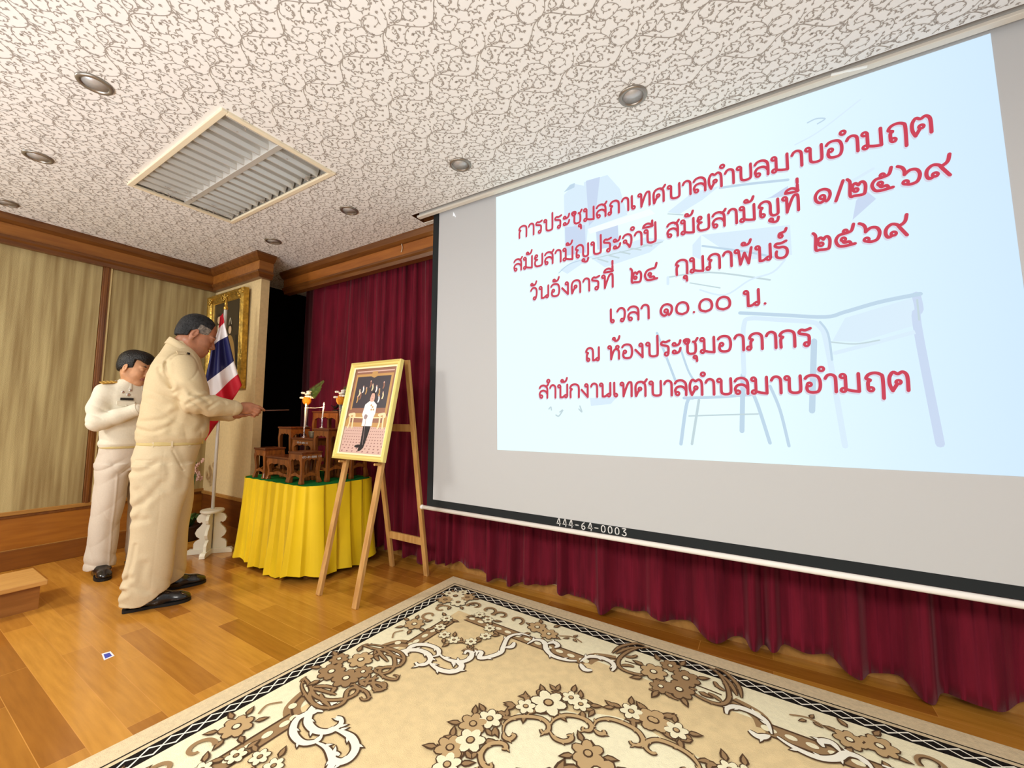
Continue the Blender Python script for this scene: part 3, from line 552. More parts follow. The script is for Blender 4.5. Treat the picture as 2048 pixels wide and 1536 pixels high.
# white painted inventory number on the black border
n = Flat2D()
DG = {'4': [[(.1,.35),(.3,1),(.42,1.0),(.5,.4)], [(.1,.35),(.02,.3),(.6,.34)], [(.5,.4),(.46,-.02)]], '-': [[(.05,.48),(.5,.48)]], '6': [[(.42,1),(.14,.7),(.06,.3),(.2,.02),(.42,.06),(.5,.3),(.34,.5),(.12,.36)]],
  '0': [[(.3,0),(.1,.2),(.08,.75),(.28,1),(.5,.8),(.52,.25),(.3,0)]], '3': [[(.08,.96),(.5,.98),(.24,.58),(.48,.46),(.52,.16),(.3,.0),(.06,.12)]]}
x = -1.022; st = .410/11.2
for ch in '444-64-0003':
    for s in DG[ch]: n.ribbon([(x+p[0]*st*1.15, .541+p[1]*.036) for p in s], .0052, 0, 0, len(s) > 2)
    x += st*1.02
link_mesh('inventory_number', [(p[0], YS-.0009, p[1]) for p in n.v], [list(reversed(f)) for f in n.f], mat('white_paint', (214, 214, 214), .6), scr, off=SO)
# ================================================================== patterned rug
RC = np.array([-1.945, 2.385]); E1 = np.array([.9984, -.0565]); E2 = np.array([-.012, -1.0]); RL, RW = 3.12, 2.17; RH = .004
Minv = np.linalg.inv(np.stack([E1, E2], 1))
def toloc(x, y): return Minv @ (onz(x, y, RH)[:2]-RC)
def rug():
    cols = [mat('rug_edge_beige', (230, 210, 172), .95, .1, noise=.06, nscale=60, bump=.3, bscale=300), mat('rug_black', (30, 26, 24), .95, .1), mat('rug_white', (248, 244, 228), .95, .1),
      mat('rug_cream', (252, 244, 208), .95, .1, noise=.03, nscale=50, bump=.3, bscale=300), mat('rug_brown', (160, 130, 94), .95, .1), mat('rug_dark_brown', (88, 66, 48), .95, .1),
      mat('rug_field_beige', (238, 213, 163), .95, .1, noise=.05, nscale=25, bump=.3, bscale=300), mat('rug_tan', (196, 166, 122), .95, .1)]
    f = Flat2D()
    rect = lambda d: [(d, d), (RL-d, d), (RL-d, RW-d), (d, RW-d)]
    def frame(d0, d1, m, h):
        a, b = rect(d0), rect(d1); f.raw(a+b, [(i, (i+1) % 4, 4+(i+1) % 4, 4+i) for i in range(4)], m, h)
    f.raw(rect(0), [(0, 1, 2, 3)], 0, 0)
    frame(.088, .094, 1, 1); frame(.112, .178, 1, 1); f.raw(rect(.178), [(0, 1, 2, 3)], 3, 1)
    # chain of white diamonds along the black band
    for (p0, p1, nn) in (((.145, .145), (RL-.145, .145), 44), ((.145, .145), (.145, RW-.145), 30), ((.145, RW-.145), (RL-.145, RW-.145), 44), ((RL-.145, .145), (RL-.145, RW-.145), 30)):
        p0 = np.array(p0); d = (np.array(p1)-p0); Ln = np.linalg.norm(d); d /= Ln; q = np.array([-d[1], d[0]]); st = Ln/nn
        for i in range(nn):
            c = p0+d*st*(i+.5)
            f.ribbon([c-d*st*.52, c+q*.022, c+d*st*.52, c-q*.022], .0085, 2, 2, False, closed=True)
    # field and brown dotted band with arched breaks at the four cartouches
    D0, D1 = .372, .440
    f.raw(rect(D0), [(0, 1, 2, 3)], 6, 2)
    cs, ct = RL/2, RW/2
    def quarter(g):
        for fs in (1, -1):
            for ft in (1, -1): g(lambda p: (cs+fs*(p[0]-cs), ct+ft*(p[1]-ct)))
    def band(M):
        for seg in ([(D0+.1, (D0+D1)/2), (cs-.36, (D0+D1)/2)], [((D0+D1)/2, D0+.1), ((D0+D1)/2, ct-.30)]):
            a, b = np.array(seg[0]), np.array(seg[1]); d = (b-a)/np.linalg.norm(b-a); q = np.array([-d[1], d[0]])*.034
            f.raw([M(a-q), M(b-q), M(b+q), M(a+q)], [(0, 1, 2, 3)], 4, 3)
            f.ribbon([M(a-q), M(b-q)], .008, 5, 4, False); f.ribbon([M(a+q), M(b+q)], .008, 5, 4, False)
            L = np.linalg.norm(b-a)
            for s in np.arange(.03, L-.01, .062): f.disc(M(a+d*s), .020, 3, 5, 10, .013, 0 if abs(d[0]) > .5 else PI/2)
        # arch that turns the band out round the cartouche
        for path in ([(cs-.36, .406), (cs-.33, .34), (cs-.22, .30), (cs-.08, .29)], [(.406, ct-.30), (.34, ct-.27), (.30, ct-.18), (.29, ct-.06)]):
            f.ribbon([M(p) for p in path], .062, 4, 3, taper=[1, 1, .8, .2]); f.ribbon([M((p[0]-.0, p[1])) for p in path], .008, 5, 5)
            for p in path[:3]: f.disc(M(p), .016, 3, 6, 10)
    quarter(band)
    def petal_flower(c, r, n, m, h, mc=4, rot=0.):
        for k in range(n):
            a = rot+2*PI*k/n; p = (c[0]+r*.55*math.cos(a), c[1]+r*.55*math.sin(a))
            f.disc(p, r*.52, 5, h, 9, r*.40, a)
        for k in range(n):
            a = rot+2*PI*k/n; p = (c[0]+r*.55*math.cos(a), c[1]+r*.55*math.sin(a))
            f.disc(p, r*.43, m, h+.8, 9, r*.31, a)
        f.disc(c, r*.30, 5, h+1.6, 10); f.disc(c, r*.2, mc, h+2.4, 10)
    def leaves(c, r, angs, h, L=.06, m=5):
        for a in angs:
            p = (c[0]+r*math.cos(a), c[1]+r*math.sin(a)); f.leaf(p, a, L, L*.5, 5, h); f.leaf((p[0]+.006*math.cos(a), p[1]+.006*math.sin(a)), a, L*.72, L*.26, 4 if m == 5 else m, h+.8)
    def scroll(M, pts, w, m=2, h=6, leaf=True, mo=5):
        Q = [M(p) for p in pts]
        f.ribbon(Q, w+.011, mo, h, taper=[.4, 1, 1, .9, .5]); f.ribbon(Q, w, m, h+1.0, taper=[.2, .9, 1, .8, .3])
        if leaf:
            R = crom(Q, 5)
            for i in range(4, len(R)-2, 5):
                t = R[i+1]-R[i-1]; a = math.atan2(t[1], t[0])
                sg = .75 if (i//5) % 2 else -.75; f.leaf(R[i]-t*.3, a+sg, w*1.55, w*.7, mo, h-.8); f.leaf(R[i]-t*.3, a+sg, w*1.25, w*.42, m, h+.95)
    def spiral(c, r0, a0, turns, n=14):
        return [(c[0]+r0*(1-.75*i/n)*math.cos(a0+turns*2*PI*i/n), c[1]+r0*(1-.75*i/n)*math.sin(a0+turns*2*PI*i/n)) for i in range(n+1)]
    g8 = lambda x, y: tuple(toloc(600+x/2.926, 1140+y/2.926))
    gt = lambda x, y: tuple(toloc(820+x/3.413, 1240+y/3.413))
    inq = lambda p: p[0] < cs+.015 and p[1] < ct+.015
    def motifs(M):
        # corner bouquet in the cream band
        for c, r, m in (((.235, .245), .062, 3), ((.31, .215), .05, 7), ((.215, .32), .05, 7), ((.305, .30), .055, 3), ((.24, .175), .035, 3), ((.175, .24), .035, 3)): petal_flower(M(c), r, 7, m, 7, 4, c[0]*9)
        leaves(M((.27, .27)), .10, [k*PI/5 for k in range(10)], 6, .05)
        # vine scrolls and flower sprays along the cream band
        for c, a0, tn, r in (((.42, .275), 2.5, .8, .052), ((.52, .275), .6, -.8, .055), ((.62, .28), 2.6, .8, .05), ((.72, .275), .6, -.8, .05)):
            f.ribbon([M(p) for p in spiral(c, r, a0, tn)], .017, 4, 6, taper=[1, 1, .7]); f.ribbon([M(p) for p in spiral((c[0]+.004, c[1]), r*.8, a0, tn*.8)], .006, 5, 7)
        for c, r in (((.86, .275), .055), ((.945, .30), .05)): petal_flower(M(c), r, 7, 7, 7, 3, c[0]*5)
        leaves(M((.9, .285)), .07, [.2, 1.1, 2.2, 3.3, 4.1, 5.2], 6, .055)
        f.ribbon([M(p) for p in [(1.0, .28), (1.06, .25), (1.12, .27)]], .008, 4, 6); leaves(M((1.06, .26)), .01, [.5, -1.2, 2.4], 6, .04)
        for c, a0, tn, r in (((.275, .42), -1., -.8, .05), ((.275, .52), 1., .8, .05)):
            f.ribbon([M(p) for p in spiral(c, r, a0, tn)], .017, 4, 6, taper=[1, 1, .7])
        petal_flower(M((.275, .64)), .058, 7, 7, 7, 3, .3); leaves(M((.275, .64)), .055, [.2, 1.1, 2.2, 3.3, 4.1, 5.2], 6, .055)
        f.ribbon([M(p) for p in [(.27, .72), (.25, .76), (.28, .80)]], .008, 4, 6)
        # garland of small flowers inside the corner
        for x, y in ((858,292),(820,342),(845,387),(900,418),(1000,428),(1085,395),(1110,350),(1100,300),(1050,270)):
            p = g8(x, y)
            if not inq(p): continue
            petal_flower(M(p), .034, 6, 3, 8, 4, x); leaves(M(p), .03, [x*.7, x*.7+2.4], 7, .055)
        for x, y in ((945,425),(1010,465),(985,470)): leaves(M(g8(x, y)), .0, [0., 2.1, 4.], 7, .04)
        # acanthus chains either side of the garland
        for pts in ([(630,512),(622,490),(660,450),(740,445),(805,470),(808,505),(770,515)], [(812,500),(860,530),(940,545),(995,525),(1004,490),(975,482),(965,500)], [(1030,510),(1040,485),(1062,490),(1050,522),(1110,515),(1175,490),(1190,455),(1220,400),(1290,380),(1345,395)],
                    [(1200,460),(1240,455),(1255,430)], [(1330,440),(1380,415),(1430,430),(1440,470),(1480,510),(1560,535),(1620,540)], [(1445,440),(1485,430),(1510,450),(1490,462)], [(1640,555),(1665,590),(1710,595)], [(1640,545),(1690,515),(1760,520),(1820,545),(1840,575),(1825,600)]):
            scroll(M, [g8(*p) for p in pts], .026, 2, 6)
        for pts in ([(215,785),(190,790),(150,785),(95,800),(60,840),(45,900),(90,950),(170,955),(235,915),(238,880),(210,870)], [(200,945),(240,955),(300,990),(325,1050),(290,1110),(230,1135),(185,1115),(205,1085),(230,1095)]):
            scroll(M, [g8(*p) for p in pts], .029, 2, 6)
        # cartouche frames: brown acanthus
        for pts in ([(355,452),(430,445),(520,465),(590,495),(608,535),(575,570),(490,580),(465,605),(500,640),(560,650),(570,630),(545,622)], [(585,500),(560,480),(500,470),(440,480)], [(600,530),(550,510),(500,500)],
                    [(0,665),(25,645),(60,690),(80,740),(150,770),(260,765),(325,735),(338,700),(310,680),(285,690)], [(345,690),(380,675),(450,670),(490,690),(480,710),(440,715),(425,700)], [(60,700),(130,715),(210,740)], [(80,690),(150,690),(200,700)], [(340,660),(400,650),(460,640)]):
            scroll(M, [g8(*p) for p in pts], .014, 4, 7, True)
        for pts in ([(1380,235),(1440,190),(1540,170),(1600,185)], [(1405,240),(1480,205),(1560,195)], [(1640,200),(1560,200),(1480,230),(1425,280),(1430,330),(1490,365),(1580,385),(1610,370),(1590,355)], [(1440,320),(1490,320),(1530,330)], [(1470,260),(1520,262),(1550,250)], [(1610,385),(1670,400),(1720,440),(1725,480),(1680,495),(1630,480)], [(1725,470),(1760,450),(1850,455),(1920,485),(1930,470)], [(1735,480),(1760,520),(1800,540)]):
            if np.mean([gt(*p)[0] for p in pts]) < cs+.10: scroll(M, [gt(*p) for p in pts], .014, 4, 7, True)
        # medallion: chain of brown scrolls round a cream heart
        for pts in ([(478,985),(485,920),(540,865),(610,855),(650,870),(655,895),(625,895)], [(635,780),(650,720),(720,680),(820,675),(900,690),(945,730),(940,775),(905,785),(890,760)], [(640,780),(645,815),(680,830),(712,805),(690,795)], [(955,730),(990,690),(1060,665),(1150,675),(1215,705),(1240,740),(1225,770),(1180,765),(1185,745)],
                    [(950,770),(985,820),(1050,845),(1100,830),(1100,805),(1070,805)], [(1250,745),(1280,700),(1360,690),(1460,720),(1550,770),(1590,830),(1575,870),(1520,865),(1500,840)], [(1255,760),(1290,790),(1325,790),(1320,765)], [(1590,870),(1640,915),(1665,895)], [(1600,830),(1660,820),(1760,850),(1860,900),(1940,970),(1950,1010)]):
            if inq(np.mean([gt(*p) for p in pts], 0)): scroll(M, [gt(*p) for p in pts], .016, 7, 8, True)
        for x, y, r, m in ((945,580,.075,3),(430,725,.055,7),(545,690,.05,3),(410,840,.055,3),(790,605,.042,3),(1100,545,.04,3),(1165,590,.04,3),(1510,640,.045,3),(1650,695,.06,7),(1770,745,.045,3),(1215,930,.06,7)):
            p = gt(x, y)
            if not inq(p): continue
            petal_flower(M(p), r, 6, m, 9, 7, x*.3); leaves(M(p), r*.8, [x*.31, x*.31+1.3, x*.31+2.8, x*.31+4.3], 8, .06)
        for x, y in ((590,640),(660,680),(720,590),(1260,625),(1870,760),(1840,810),(1400,610),(560,810),(880,480),(1000,500),(820,530)):
            if inq(gt(x, y)): leaves(M(gt(x, y)), 0, [x*.5, x*.5+.9], 8, .055)
    # cream grounds first
    th = np.arange(48)*2*PI/48
    f.poly([(cs+(.50+.035*abs(math.sin(4.5*t)))*math.cos(t), ct+(.40+.03*abs(math.sin(4.5*t)))*math.sin(t)) for t in th], 3, 4)
    def ground(M):
        A = [gt(*p) for p in ((1395,225),(1415,280),(1432,332),(1490,366),(1600,386),(1680,402),(1725,450),(1760,455),(1850,456),(1930,486))]; A = [p for p in A if p[0] < cs]
        f.poly([M(p) for p in A+[(cs+.005, A[-1][1]+.02), (cs+.005, .25), (A[0][0], .25)]], 3, 3.6)
        B = [g8(*p) for p in ((340,452),(430,446),(520,465),(590,497),(606,535),(575,570),(490,580),(470,605),(500,645))]; B = [p for p in B if p[1] < ct]
        f.poly([M(p) for p in B+[(B[-1][0]+.01, ct+.005), (.25, ct+.005), (.25, B[0][1])]], 3, 3.6)
    quarter(ground)
    for (cx, cy) in ((cs, .31), (cs, RW-.31), (.31, ct), (RL-.31, ct)):
        for dx, dy, r in ((-.07, .0, .06), (.06, -.035, .06), (.05, .06, .062), (-.015, -.09, .045), (-.02, .085, .045)):
            s = (dx, dy) if cy in (.31, RW-.31) else (dy, dx); petal_flower((cx+s[0], cy+s[1]), r, 7, 4 if dx > -.05 else 7, 9, 3, dx*30)
        leaves((cx, cy), .12, [k*PI/4+.2 for k in range(8)], 8, .065)
    for k in range(6): a = k*PI/3; petal_flower((cs+.2*math.cos(a), ct+.16*math.sin(a)), .07, 6, 7, 9, 3, a); leaves((cs+.2*math.cos(a), ct+.16*math.sin(a)), .05, [a, a+1.5, a-1.5], 8, .08)
    quarter(motifs)
    # the soft body under the pile
    V = []; 
    for s, t, h in f.v:
        p = RC+E1*s+E2*t; V.append((p[0], p[1], RH+h*.0009))
    Fs = [list(q) for q in f.f]; mi = list(f.m); nb = len(V)
    for z in (RH-.0002, .0005):
        for s, t in rect(0): p = RC+E1*s+E2*t; V.append((p[0], p[1], z))
    Fs += [(nb+i, nb+4+i, nb+4+(i+1) % 4, nb+(i+1) % 4) for i in range(4)]; mi += [0]*4
    o = link_mesh('rug', V, Fs, cols, None, mi)
    tag(o, 'large beige and brown floral rug lying on the boards before the screen', 'rug')
rug()
# ================================================================== velvet curtain, table, altar set, easel, flag
M_velvet = mat('velvet_crimson', (116, 24, 43), .8, .1, sheen=.35, noise=.2, nscale=6, bump=.15, bscale=200, stretch=(3, 3, .4))
def curtain():
    ridges = [(-3.85,.05,.04),(-3.66,.04,.04),(-3.48,.03,.042),(-3.30,.045,.042),(-3.17,.025,.035),(-3.04,.032,.044),(-2.92,.03,.035),(-2.81,.026,.044),(-2.70,.024,.044),(-2.58,.028,.06),(-2.46,.03,.065),(-2.30,.05,.06),(-2.139,.03,.05),(-2.051,.022,.05),(-1.994,.022,.05),(-1.83,.06,.02),(-1.656,.028,.06),(-1.489,.028,.055),(-1.356,.04,.055),(-1.121,.034,.075),(-.94,.08,.02),
      (-.836,.045,.08),(-.531,.06,.075),(-.27,.085,.08),(-.079,.03,.075),(.006,.028,.07),(.12,.06,.02),(.291,.055,.10),(.528,.045,.10),(.70,.09,.085),(.95,.06,.06),(1.2,.07,.08),(1.5,.07,.05),(1.8,.07,.08),(2.1,.07,.05),(2.5,.07,.08)]
    xs = np.unique(np.concatenate([np.arange(-4.5, 3.0, .02), np.arange(-3.4, 1.1, .008)])); zs = np.r_[np.linspace(.035, .5, 8), np.linspace(.6, 2.6, 14)]
    V = []; nz = len(zs)
    for side in (0, 1):
        for x in xs:
            dep = sum(a*math.exp(-abs((x-c)/w)**3) for c, w, a in ridges)
            for z in zs:
                k = 1-.35*(z/2.6); sway = .012*math.sin(x*7+z*1.3)+.006*math.sin(23*x+2*z)
                amp = dep*k+sway
                hem = .02*math.sin(x*9)+.012*math.sin(x*31)-.25*max(0, dep-.02)+.02 if z < .3 else 0
                zz = max(.004, z+hem*(1-z/.3)) if z < .3 else z
                V.append((x+.01*math.sin(z*2+x*3)*(z/2.6), 2.462-amp+max(0, -3.88-x)*.45+(.012 if side else 0), zz))
    n = len(xs); Fs = []
    for s in (0, 1):
        o = s*n*nz
        for i in range(n-1):
            for j in range(nz-1):
                q = (o+i*nz+j, o+(i+1)*nz+j, o+(i+1)*nz+j+1, o+i*nz+j+1); Fs.append(q if s == 0 else q[::-1])
    o1 = n*nz
    for i in range(n-1): Fs.append((i*nz, o1+i*nz, o1+(i+1)*nz, (i+1)*nz))
    for j in range(nz-1): Fs.append((j, j+1, o1+j+1, o1+j))
    tag(link_mesh('stage_curtain', V, Fs, M_velvet, None, None, True), 'long crimson velvet stage curtain hanging in folds behind the screen', 'curtain')
curtain()
# ---- table with pleated yellow skirt and green cloth
TX0, TX1, TY0, TY1, TZ = -3.63, -2.72, 1.735, 2.30, .65
table = thing('altar_table', 'cloth-covered table with pleated yellow skirt and green top holding the altar set', 'table', ((TX0+TX1)/2, (TY0+TY1)/2, 0)); TO = table.location.copy()
M_yel = mat('satin_yellow', (244, 208, 26), .5, .3, sheen=.3, noise=.05, nscale=3); M_grn = mat('felt_green', (34, 128, 58), .85, .1, noise=.08, nscale=40)
def rrect(x0, y0, x1, y1, r, n=7):
    P = []
    for cx, cy, a0 in ((x1-r, y1-r, 0), (x0+r, y1-r, 90), (x0+r, y0+r, 180), (x1-r, y0+r, 270)):
        for k in range(n+1): a = math.radians(a0+90*k/n); P.append((cx+r*math.cos(a), cy+r*math.sin(a)))
    return P
b = MB(); b.prism(rrect(TX0, TY0, TX1, TY1, .10), (1, 0, 0), (0, 1, 0), (0, 0, 1), (0, 0, TZ-.03), .03); b.build('table_top', wood('table_board', (150, 100, 50), (130, 84, 40), 0), table, off=TO)
b = MB(); b.prism(rrect(TX0-.004, TY0-.004, TX1+.004, TY1+.004, .10), (1, 0, 0), (0, 1, 0), (0, 0, 1), (0, 0, TZ), .004); b.build('green_cloth', M_grn, table, off=TO)
for x in (TX0+.08, TX1-.08):
    for y in (TY0+.08, TY1-.08):
        b = MB(); b.bar((x, y, 0), (x, y, TZ-.03), .045, .045); b.build('leg', wood('table_board', (150, 100, 50), (130, 84, 40), 0), table, off=TO)
def skirt():
    P = np.array(rrect(TX0-.008, TY0-.008, TX1+.008, TY1+.008, .11, 10)); P = np.vstack([P, P[:1]])
    d = np.r_[0, np.cumsum(np.linalg.norm(np.diff(P, axis=0), axis=1))]; L = d[-1]
    n = 520; zs = [TZ+.004, TZ-.03, TZ-.10, .45, .33, .2, .1, .03]
    V = []
    for i in range(n):
        s = L*i/n; x = np.interp(s, d, P[:, 0]); y = np.interp(s, d, P[:, 1])
        x2 = np.interp((s+.01) % L, d, P[:, 0]); y2 = np.interp((s+.01) % L, d, P[:, 1]); t = np.array([x2-x, y2-y]); t /= np.linalg.norm(t)+1e-9; nx, ny = t[1], -t[0]
        ph = (s/.108) % 1.0; saw = ph if ph < .82 else (1-ph)/.18*.82
        ph2 = .5+.5*math.sin(2*PI*s/.216+1.3*math.sin(s*2.2))
        for j, z in enumerate(zs):
            q = (TZ-z)/TZ; out = .004+saw*(.015+.028*q)+.034*q*ph2*q+.012*q
            zz = z+(.016*math.sin(s*8+1)+.012*math.sin(s*17) if j == len(zs)-1 else 0)
            V.append((x+nx*out, y+ny*out, zz))
    m = len(zs); Fs = [(i*m+j, i*m+j+1, ((i+1) % n)*m+j+1, ((i+1) % n)*m+j) for i in range(n) for j in range(m-1)]
    o = link_mesh('skirt', V, Fs, M_yel, table, None, True, TO)
    md = o.modifiers.new('cloth', 'SOLIDIFY'); md.thickness = .0025; md.offset = -1
    md = o.modifiers.new('smooth', 'EDGE_SPLIT'); md.split_angle = math.radians(50)
skirt()
# ---- altar set of small carved tables
M_teak = wood('teak_carved', (142, 82, 30), (106, 56, 18), 2, .38, .35, 20); M_teakt = wood('teak_top', (112, 58, 24), (84, 40, 16), 0, .35, .4, 20)
M_wpaint = mat('white_paint', (214, 214, 214), .6)
def altar_table(x0, y0, wx, wy, z0, h, label, text=None):
    t = thing('altar_stand', label, 'small table', (x0+wx/2, y0+wy/2, z0), 0, 'carved wooden tables of the altar set')
    hx, hy = wx/2, wy/2; tt = .012; lw = min(.026, wx*.2)
    b = MB(); b.box((-hx-.006, -hy-.006, h-tt), (hx+.006, hy+.006, h)); b.box((-hx-.001, -hy-.001, h-tt-.008), (hx+.001, hy+.001, h-tt)); b.build('table_top', M_teakt, t, bevel=.002)
    ap = min(.045, h*.24)
    def apron(w):
        n = 10; P = [(-w, h-tt-.006), (w, h-tt-.006), (w, h-tt-ap*1.5)]
        for k in range(n+1):
            u = 1-2*k/n; P.append((u*(w-lw*.9), h-tt-ap+(-.30*ap*(abs(u)**3))+(.12*ap*math.cos(3*PI*u))))
        P.append((-w, h-tt-ap*1.5)); return P
    def stretch(w):
        n = 10; P = []; zb = h*.20
        for k in range(n+1): u = -1+2*k/n; P.append((u*w, zb+.020*(1-u*u)+.012+.004*math.cos(2*PI*u)))
        for k in range(n+1): u = 1-2*k/n; P.append((u*w, zb+.018*(1-u*u)-.008))
        return P
    b = MB()
    b.prism(apron(hx), (1, 0, 0), (0, 0, 1), (0, 1, 0), (0, -hy+.001, 0), .010); b.prism(apron(hx), (1, 0, 0), (0, 0, 1), (0, 1, 0), (0, hy-.011, 0), .010)
    b.prism(apron(hy), (0, 1, 0), (0, 0, 1), (1, 0, 0), (-hx+.001, 0, 0), .010); b.prism(apron(hy), (0, 1, 0), (0, 0, 1), (1, 0, 0), (hx-.011, 0, 0), .010); b.build('apron', M_teak, t)
    b = MB()
    b.prism(stretch(hx-lw*.5), (1, 0, 0), (0, 0, 1), (0, 1, 0), (0, -hy+.004, 0), .010); b.prism(stretch(hx-lw*.5), (1, 0, 0), (0, 0, 1), (0, 1, 0), (0, hy-.014, 0), .010)
    b.prism(stretch(hy-lw*.5), (0, 1, 0), (0, 0, 1), (1, 0, 0), (-hx+.004, 0, 0), .010); b.prism(stretch(hy-lw*.5), (0, 1, 0), (0, 0, 1), (1, 0, 0), (hx-.014, 0, 0), .010); b.build('stretcher', M_teak, t)
    for sx in (-1, 1):
        for sy in (-1, 1):
            b = MB(); K = 9; rows = []
            prof = [(0, .55, .005), (.04, .60, .005), (.10, .52, .003), (.2, .46, -.002), (.4, .44, -.004), (.6, .46, 0), (.8, .52, .003), (.93, .5, .0)]
            V = []
            for q, wd, bow in prof:
                z = q*(h-tt-.004); e = lw*wd
                cx = sx*(hx-lw*.52+bow); cy = sy*(hy-lw*.52+bow)
                V += [(cx-e, cy-e, z), (cx+e, cy-e, z), (cx+e, cy+e, z), (cx-e, cy+e, z)]
            Fs = [(i*4+k, i*4+(k+1) % 4, (i+1)*4+(k+1) % 4, (i+1)*4+k) for i in range(len(prof)-1) for k in range(4)]+[(3, 2, 1, 0), tuple(len(prof)*4-4+k for k in range(4))]
            b.add(V, Fs); b.build('leg', M_teak, t, bevel=.002)
    if text:
        f = Flat2D(); s = text[2]; x = text[1]
        for ch in text[0]:
            if ch in DG2:
                for st in DG2[ch]: f.ribbon([(x+p[0]*s*.9, p[1]*s) for p in st], s*.16, 0, 0, len(st) > 2)
            x += s*.72
        if text[3] == 'front': V = [(p[0], -hy-.0012, h-tt-.034+p[1]) for p in f.v]
        else: V = [(hx+.0012, p[0], h-tt-.034+p[1]) for p in f.v]
        link_mesh('painted_number', V, [list(q) for q in f.f], M_wpaint, t)
    return t
DG2 = {**DG, '7': [[(.05,1),(.5,1),(.25,0)]], '9': [[(.5,.6),(.3,.45),(.1,.65),(.2,.95),(.45,.9),(.5,.6),(.42,0)]], '1': [[(.3,0),(.3,1)]], '(': [[(.4,1.1),(.2,.5),(.4,-.1)]], ')': [[(.2,1.1),(.4,.5),(.2,-.1)]]}
ZT = TZ+.004
altar_table(-3.498, 1.755, .156, .155, ZT, .238, 'low carved wooden altar table at the front left corner of the yellow-skirted table')
altar_table(-3.326, 1.765, .298, .145, ZT, .182, 'lowest wide carved altar table at the front centre between two narrow ones')
altar_table(-3.012, 1.755, .165, .155, ZT, .232, 'narrow carved altar table at the front right with a white number on its side', ('477-49-0006 (1)', -.075, .0145, 'side'))
altar_table(-3.490, 1.935, .180, .165, ZT, .402, 'tall narrow carved altar table on the left of the middle row under the left bouquet')
altar_table(-3.292, 1.94, .278, .15, ZT, .318, 'middle row centre altar table with a white number under its top, carrying the left candle', ('477-49-0006 (1)', -.07, .0135, 'front'))
altar_table(-2.996, 1.935, .184, .165, ZT, .398, 'tall narrow carved altar table on the right of the middle row carrying the right candle')
altar_table(-3.31, 2.12, .34, .165, ZT, .536, 'tallest reddish carved altar table at the back, lit by the candles')
altar_table(-2.952, 2.125, .17, .16, ZT, .40, 'carved altar table at the back right, half hidden behind the easel picture')
# candles on silver holders, thread between their tops
M_silver = mat('candlestick_silver', (214, 208, 212), .18, .5, metal=.95); M_wax = mat('candle_wax', (248, 240, 228), .4, .4); M_wick = mat('candle_wick', (30, 24, 20), .9)
M_flame = flat('candle_flame', (255, 206, 120), 14)
def candle(x, y, z, top, lean, label):
    t = thing('candle', label, 'candle', (x, y, z), 0, 'lit white candles on the altar')
    b = MB(); b.lathe([(.0, 0), (.019, 0), (.020, .005), (.009, .011), (.005, .02), (.008, .03), (.004, .04), (.007, .05), (.0045, .062), (.009, .074), (.010, .084), (.006, .088), (0, .088)], n=16); b.build('candlestick', M_silver, t, smooth=True)
    h = top-z; b = MB(); b.tube([(0, 0, .08), (lean*.5, 0, (h+.08)/2), (lean, 0, h)], .0058, 10); b.build('wax_taper', M_wax, t, smooth=True)
    b = MB(); b.tube([(lean, 0, h-.002), (lean, 0, h+.007)], .0012, 6); b.build('wick', M_wick, t)
    b = MB(); b.lathe([(0, h+.003), (.004, h+.007), (.0052, h+.013), (.003, h+.022), (0, h+.031)], (lean, 0, 0), 10); b.build('flame', M_flame, t, smooth=True)
    l = bpy.data.lights.new('candle_glow', 'POINT'); l.energy = 1.3; l.color = (1, .55, .22); l.shadow_soft_size = .01
    o = bpy.data.objects.new('candle_glow', l); COL.objects.link(o); o.parent = t; o.location = (lean, -.012, h+.03)
candle(-3.190, 1.975, ZT+.318, 1.222, .006, 'lit white candle in a silver holder nearer the left, on the middle centre table')
candle(-2.972, 1.985, ZT+.398, 1.226, .012, 'lit white candle leaning slightly on the right, on the tall right table')
b = MB(); b.tube([(-3.184, 1.975, 1.214), (-3.07, 1.98, 1.211), (-2.961, 1.985, 1.218)], .0022, 8); tag(b.build('thread', M_wax, smooth=True), 'thin white thread strung between the two candle tops', 'thread')
b = MB(); b.lathe([(0, 0), (.022, 0), (.024, .006), (.032, .03), (.033, .045), (.036, .052), (.033, .054), (.03, .046), (.0, .042)], n=22); o = b.build('incense_pot', mat('incense_pot_bronze', (112, 104, 84), .4, .5, metal=.6), smooth=True); o.location = (-3.085, 1.985, ZT+.318)
tag(o, 'small grey incense pot on the middle altar table right of the left candle', 'incense pot')
M_glass = mat('vase_glass', (236, 236, 230), .06, .5, trans=.85); M_mari = mat('marigold_orange', (244, 150, 18), .7, noise=.15, nscale=120, bump=.6, bscale=160); M_petal = mat('petal_white', (246, 244, 236), .6); M_fern = mat('fern_green', (84, 112, 40), .6, noise=.25, nscale=40); M_yc = mat('flower_centre_yellow', (214, 180, 60), .7)
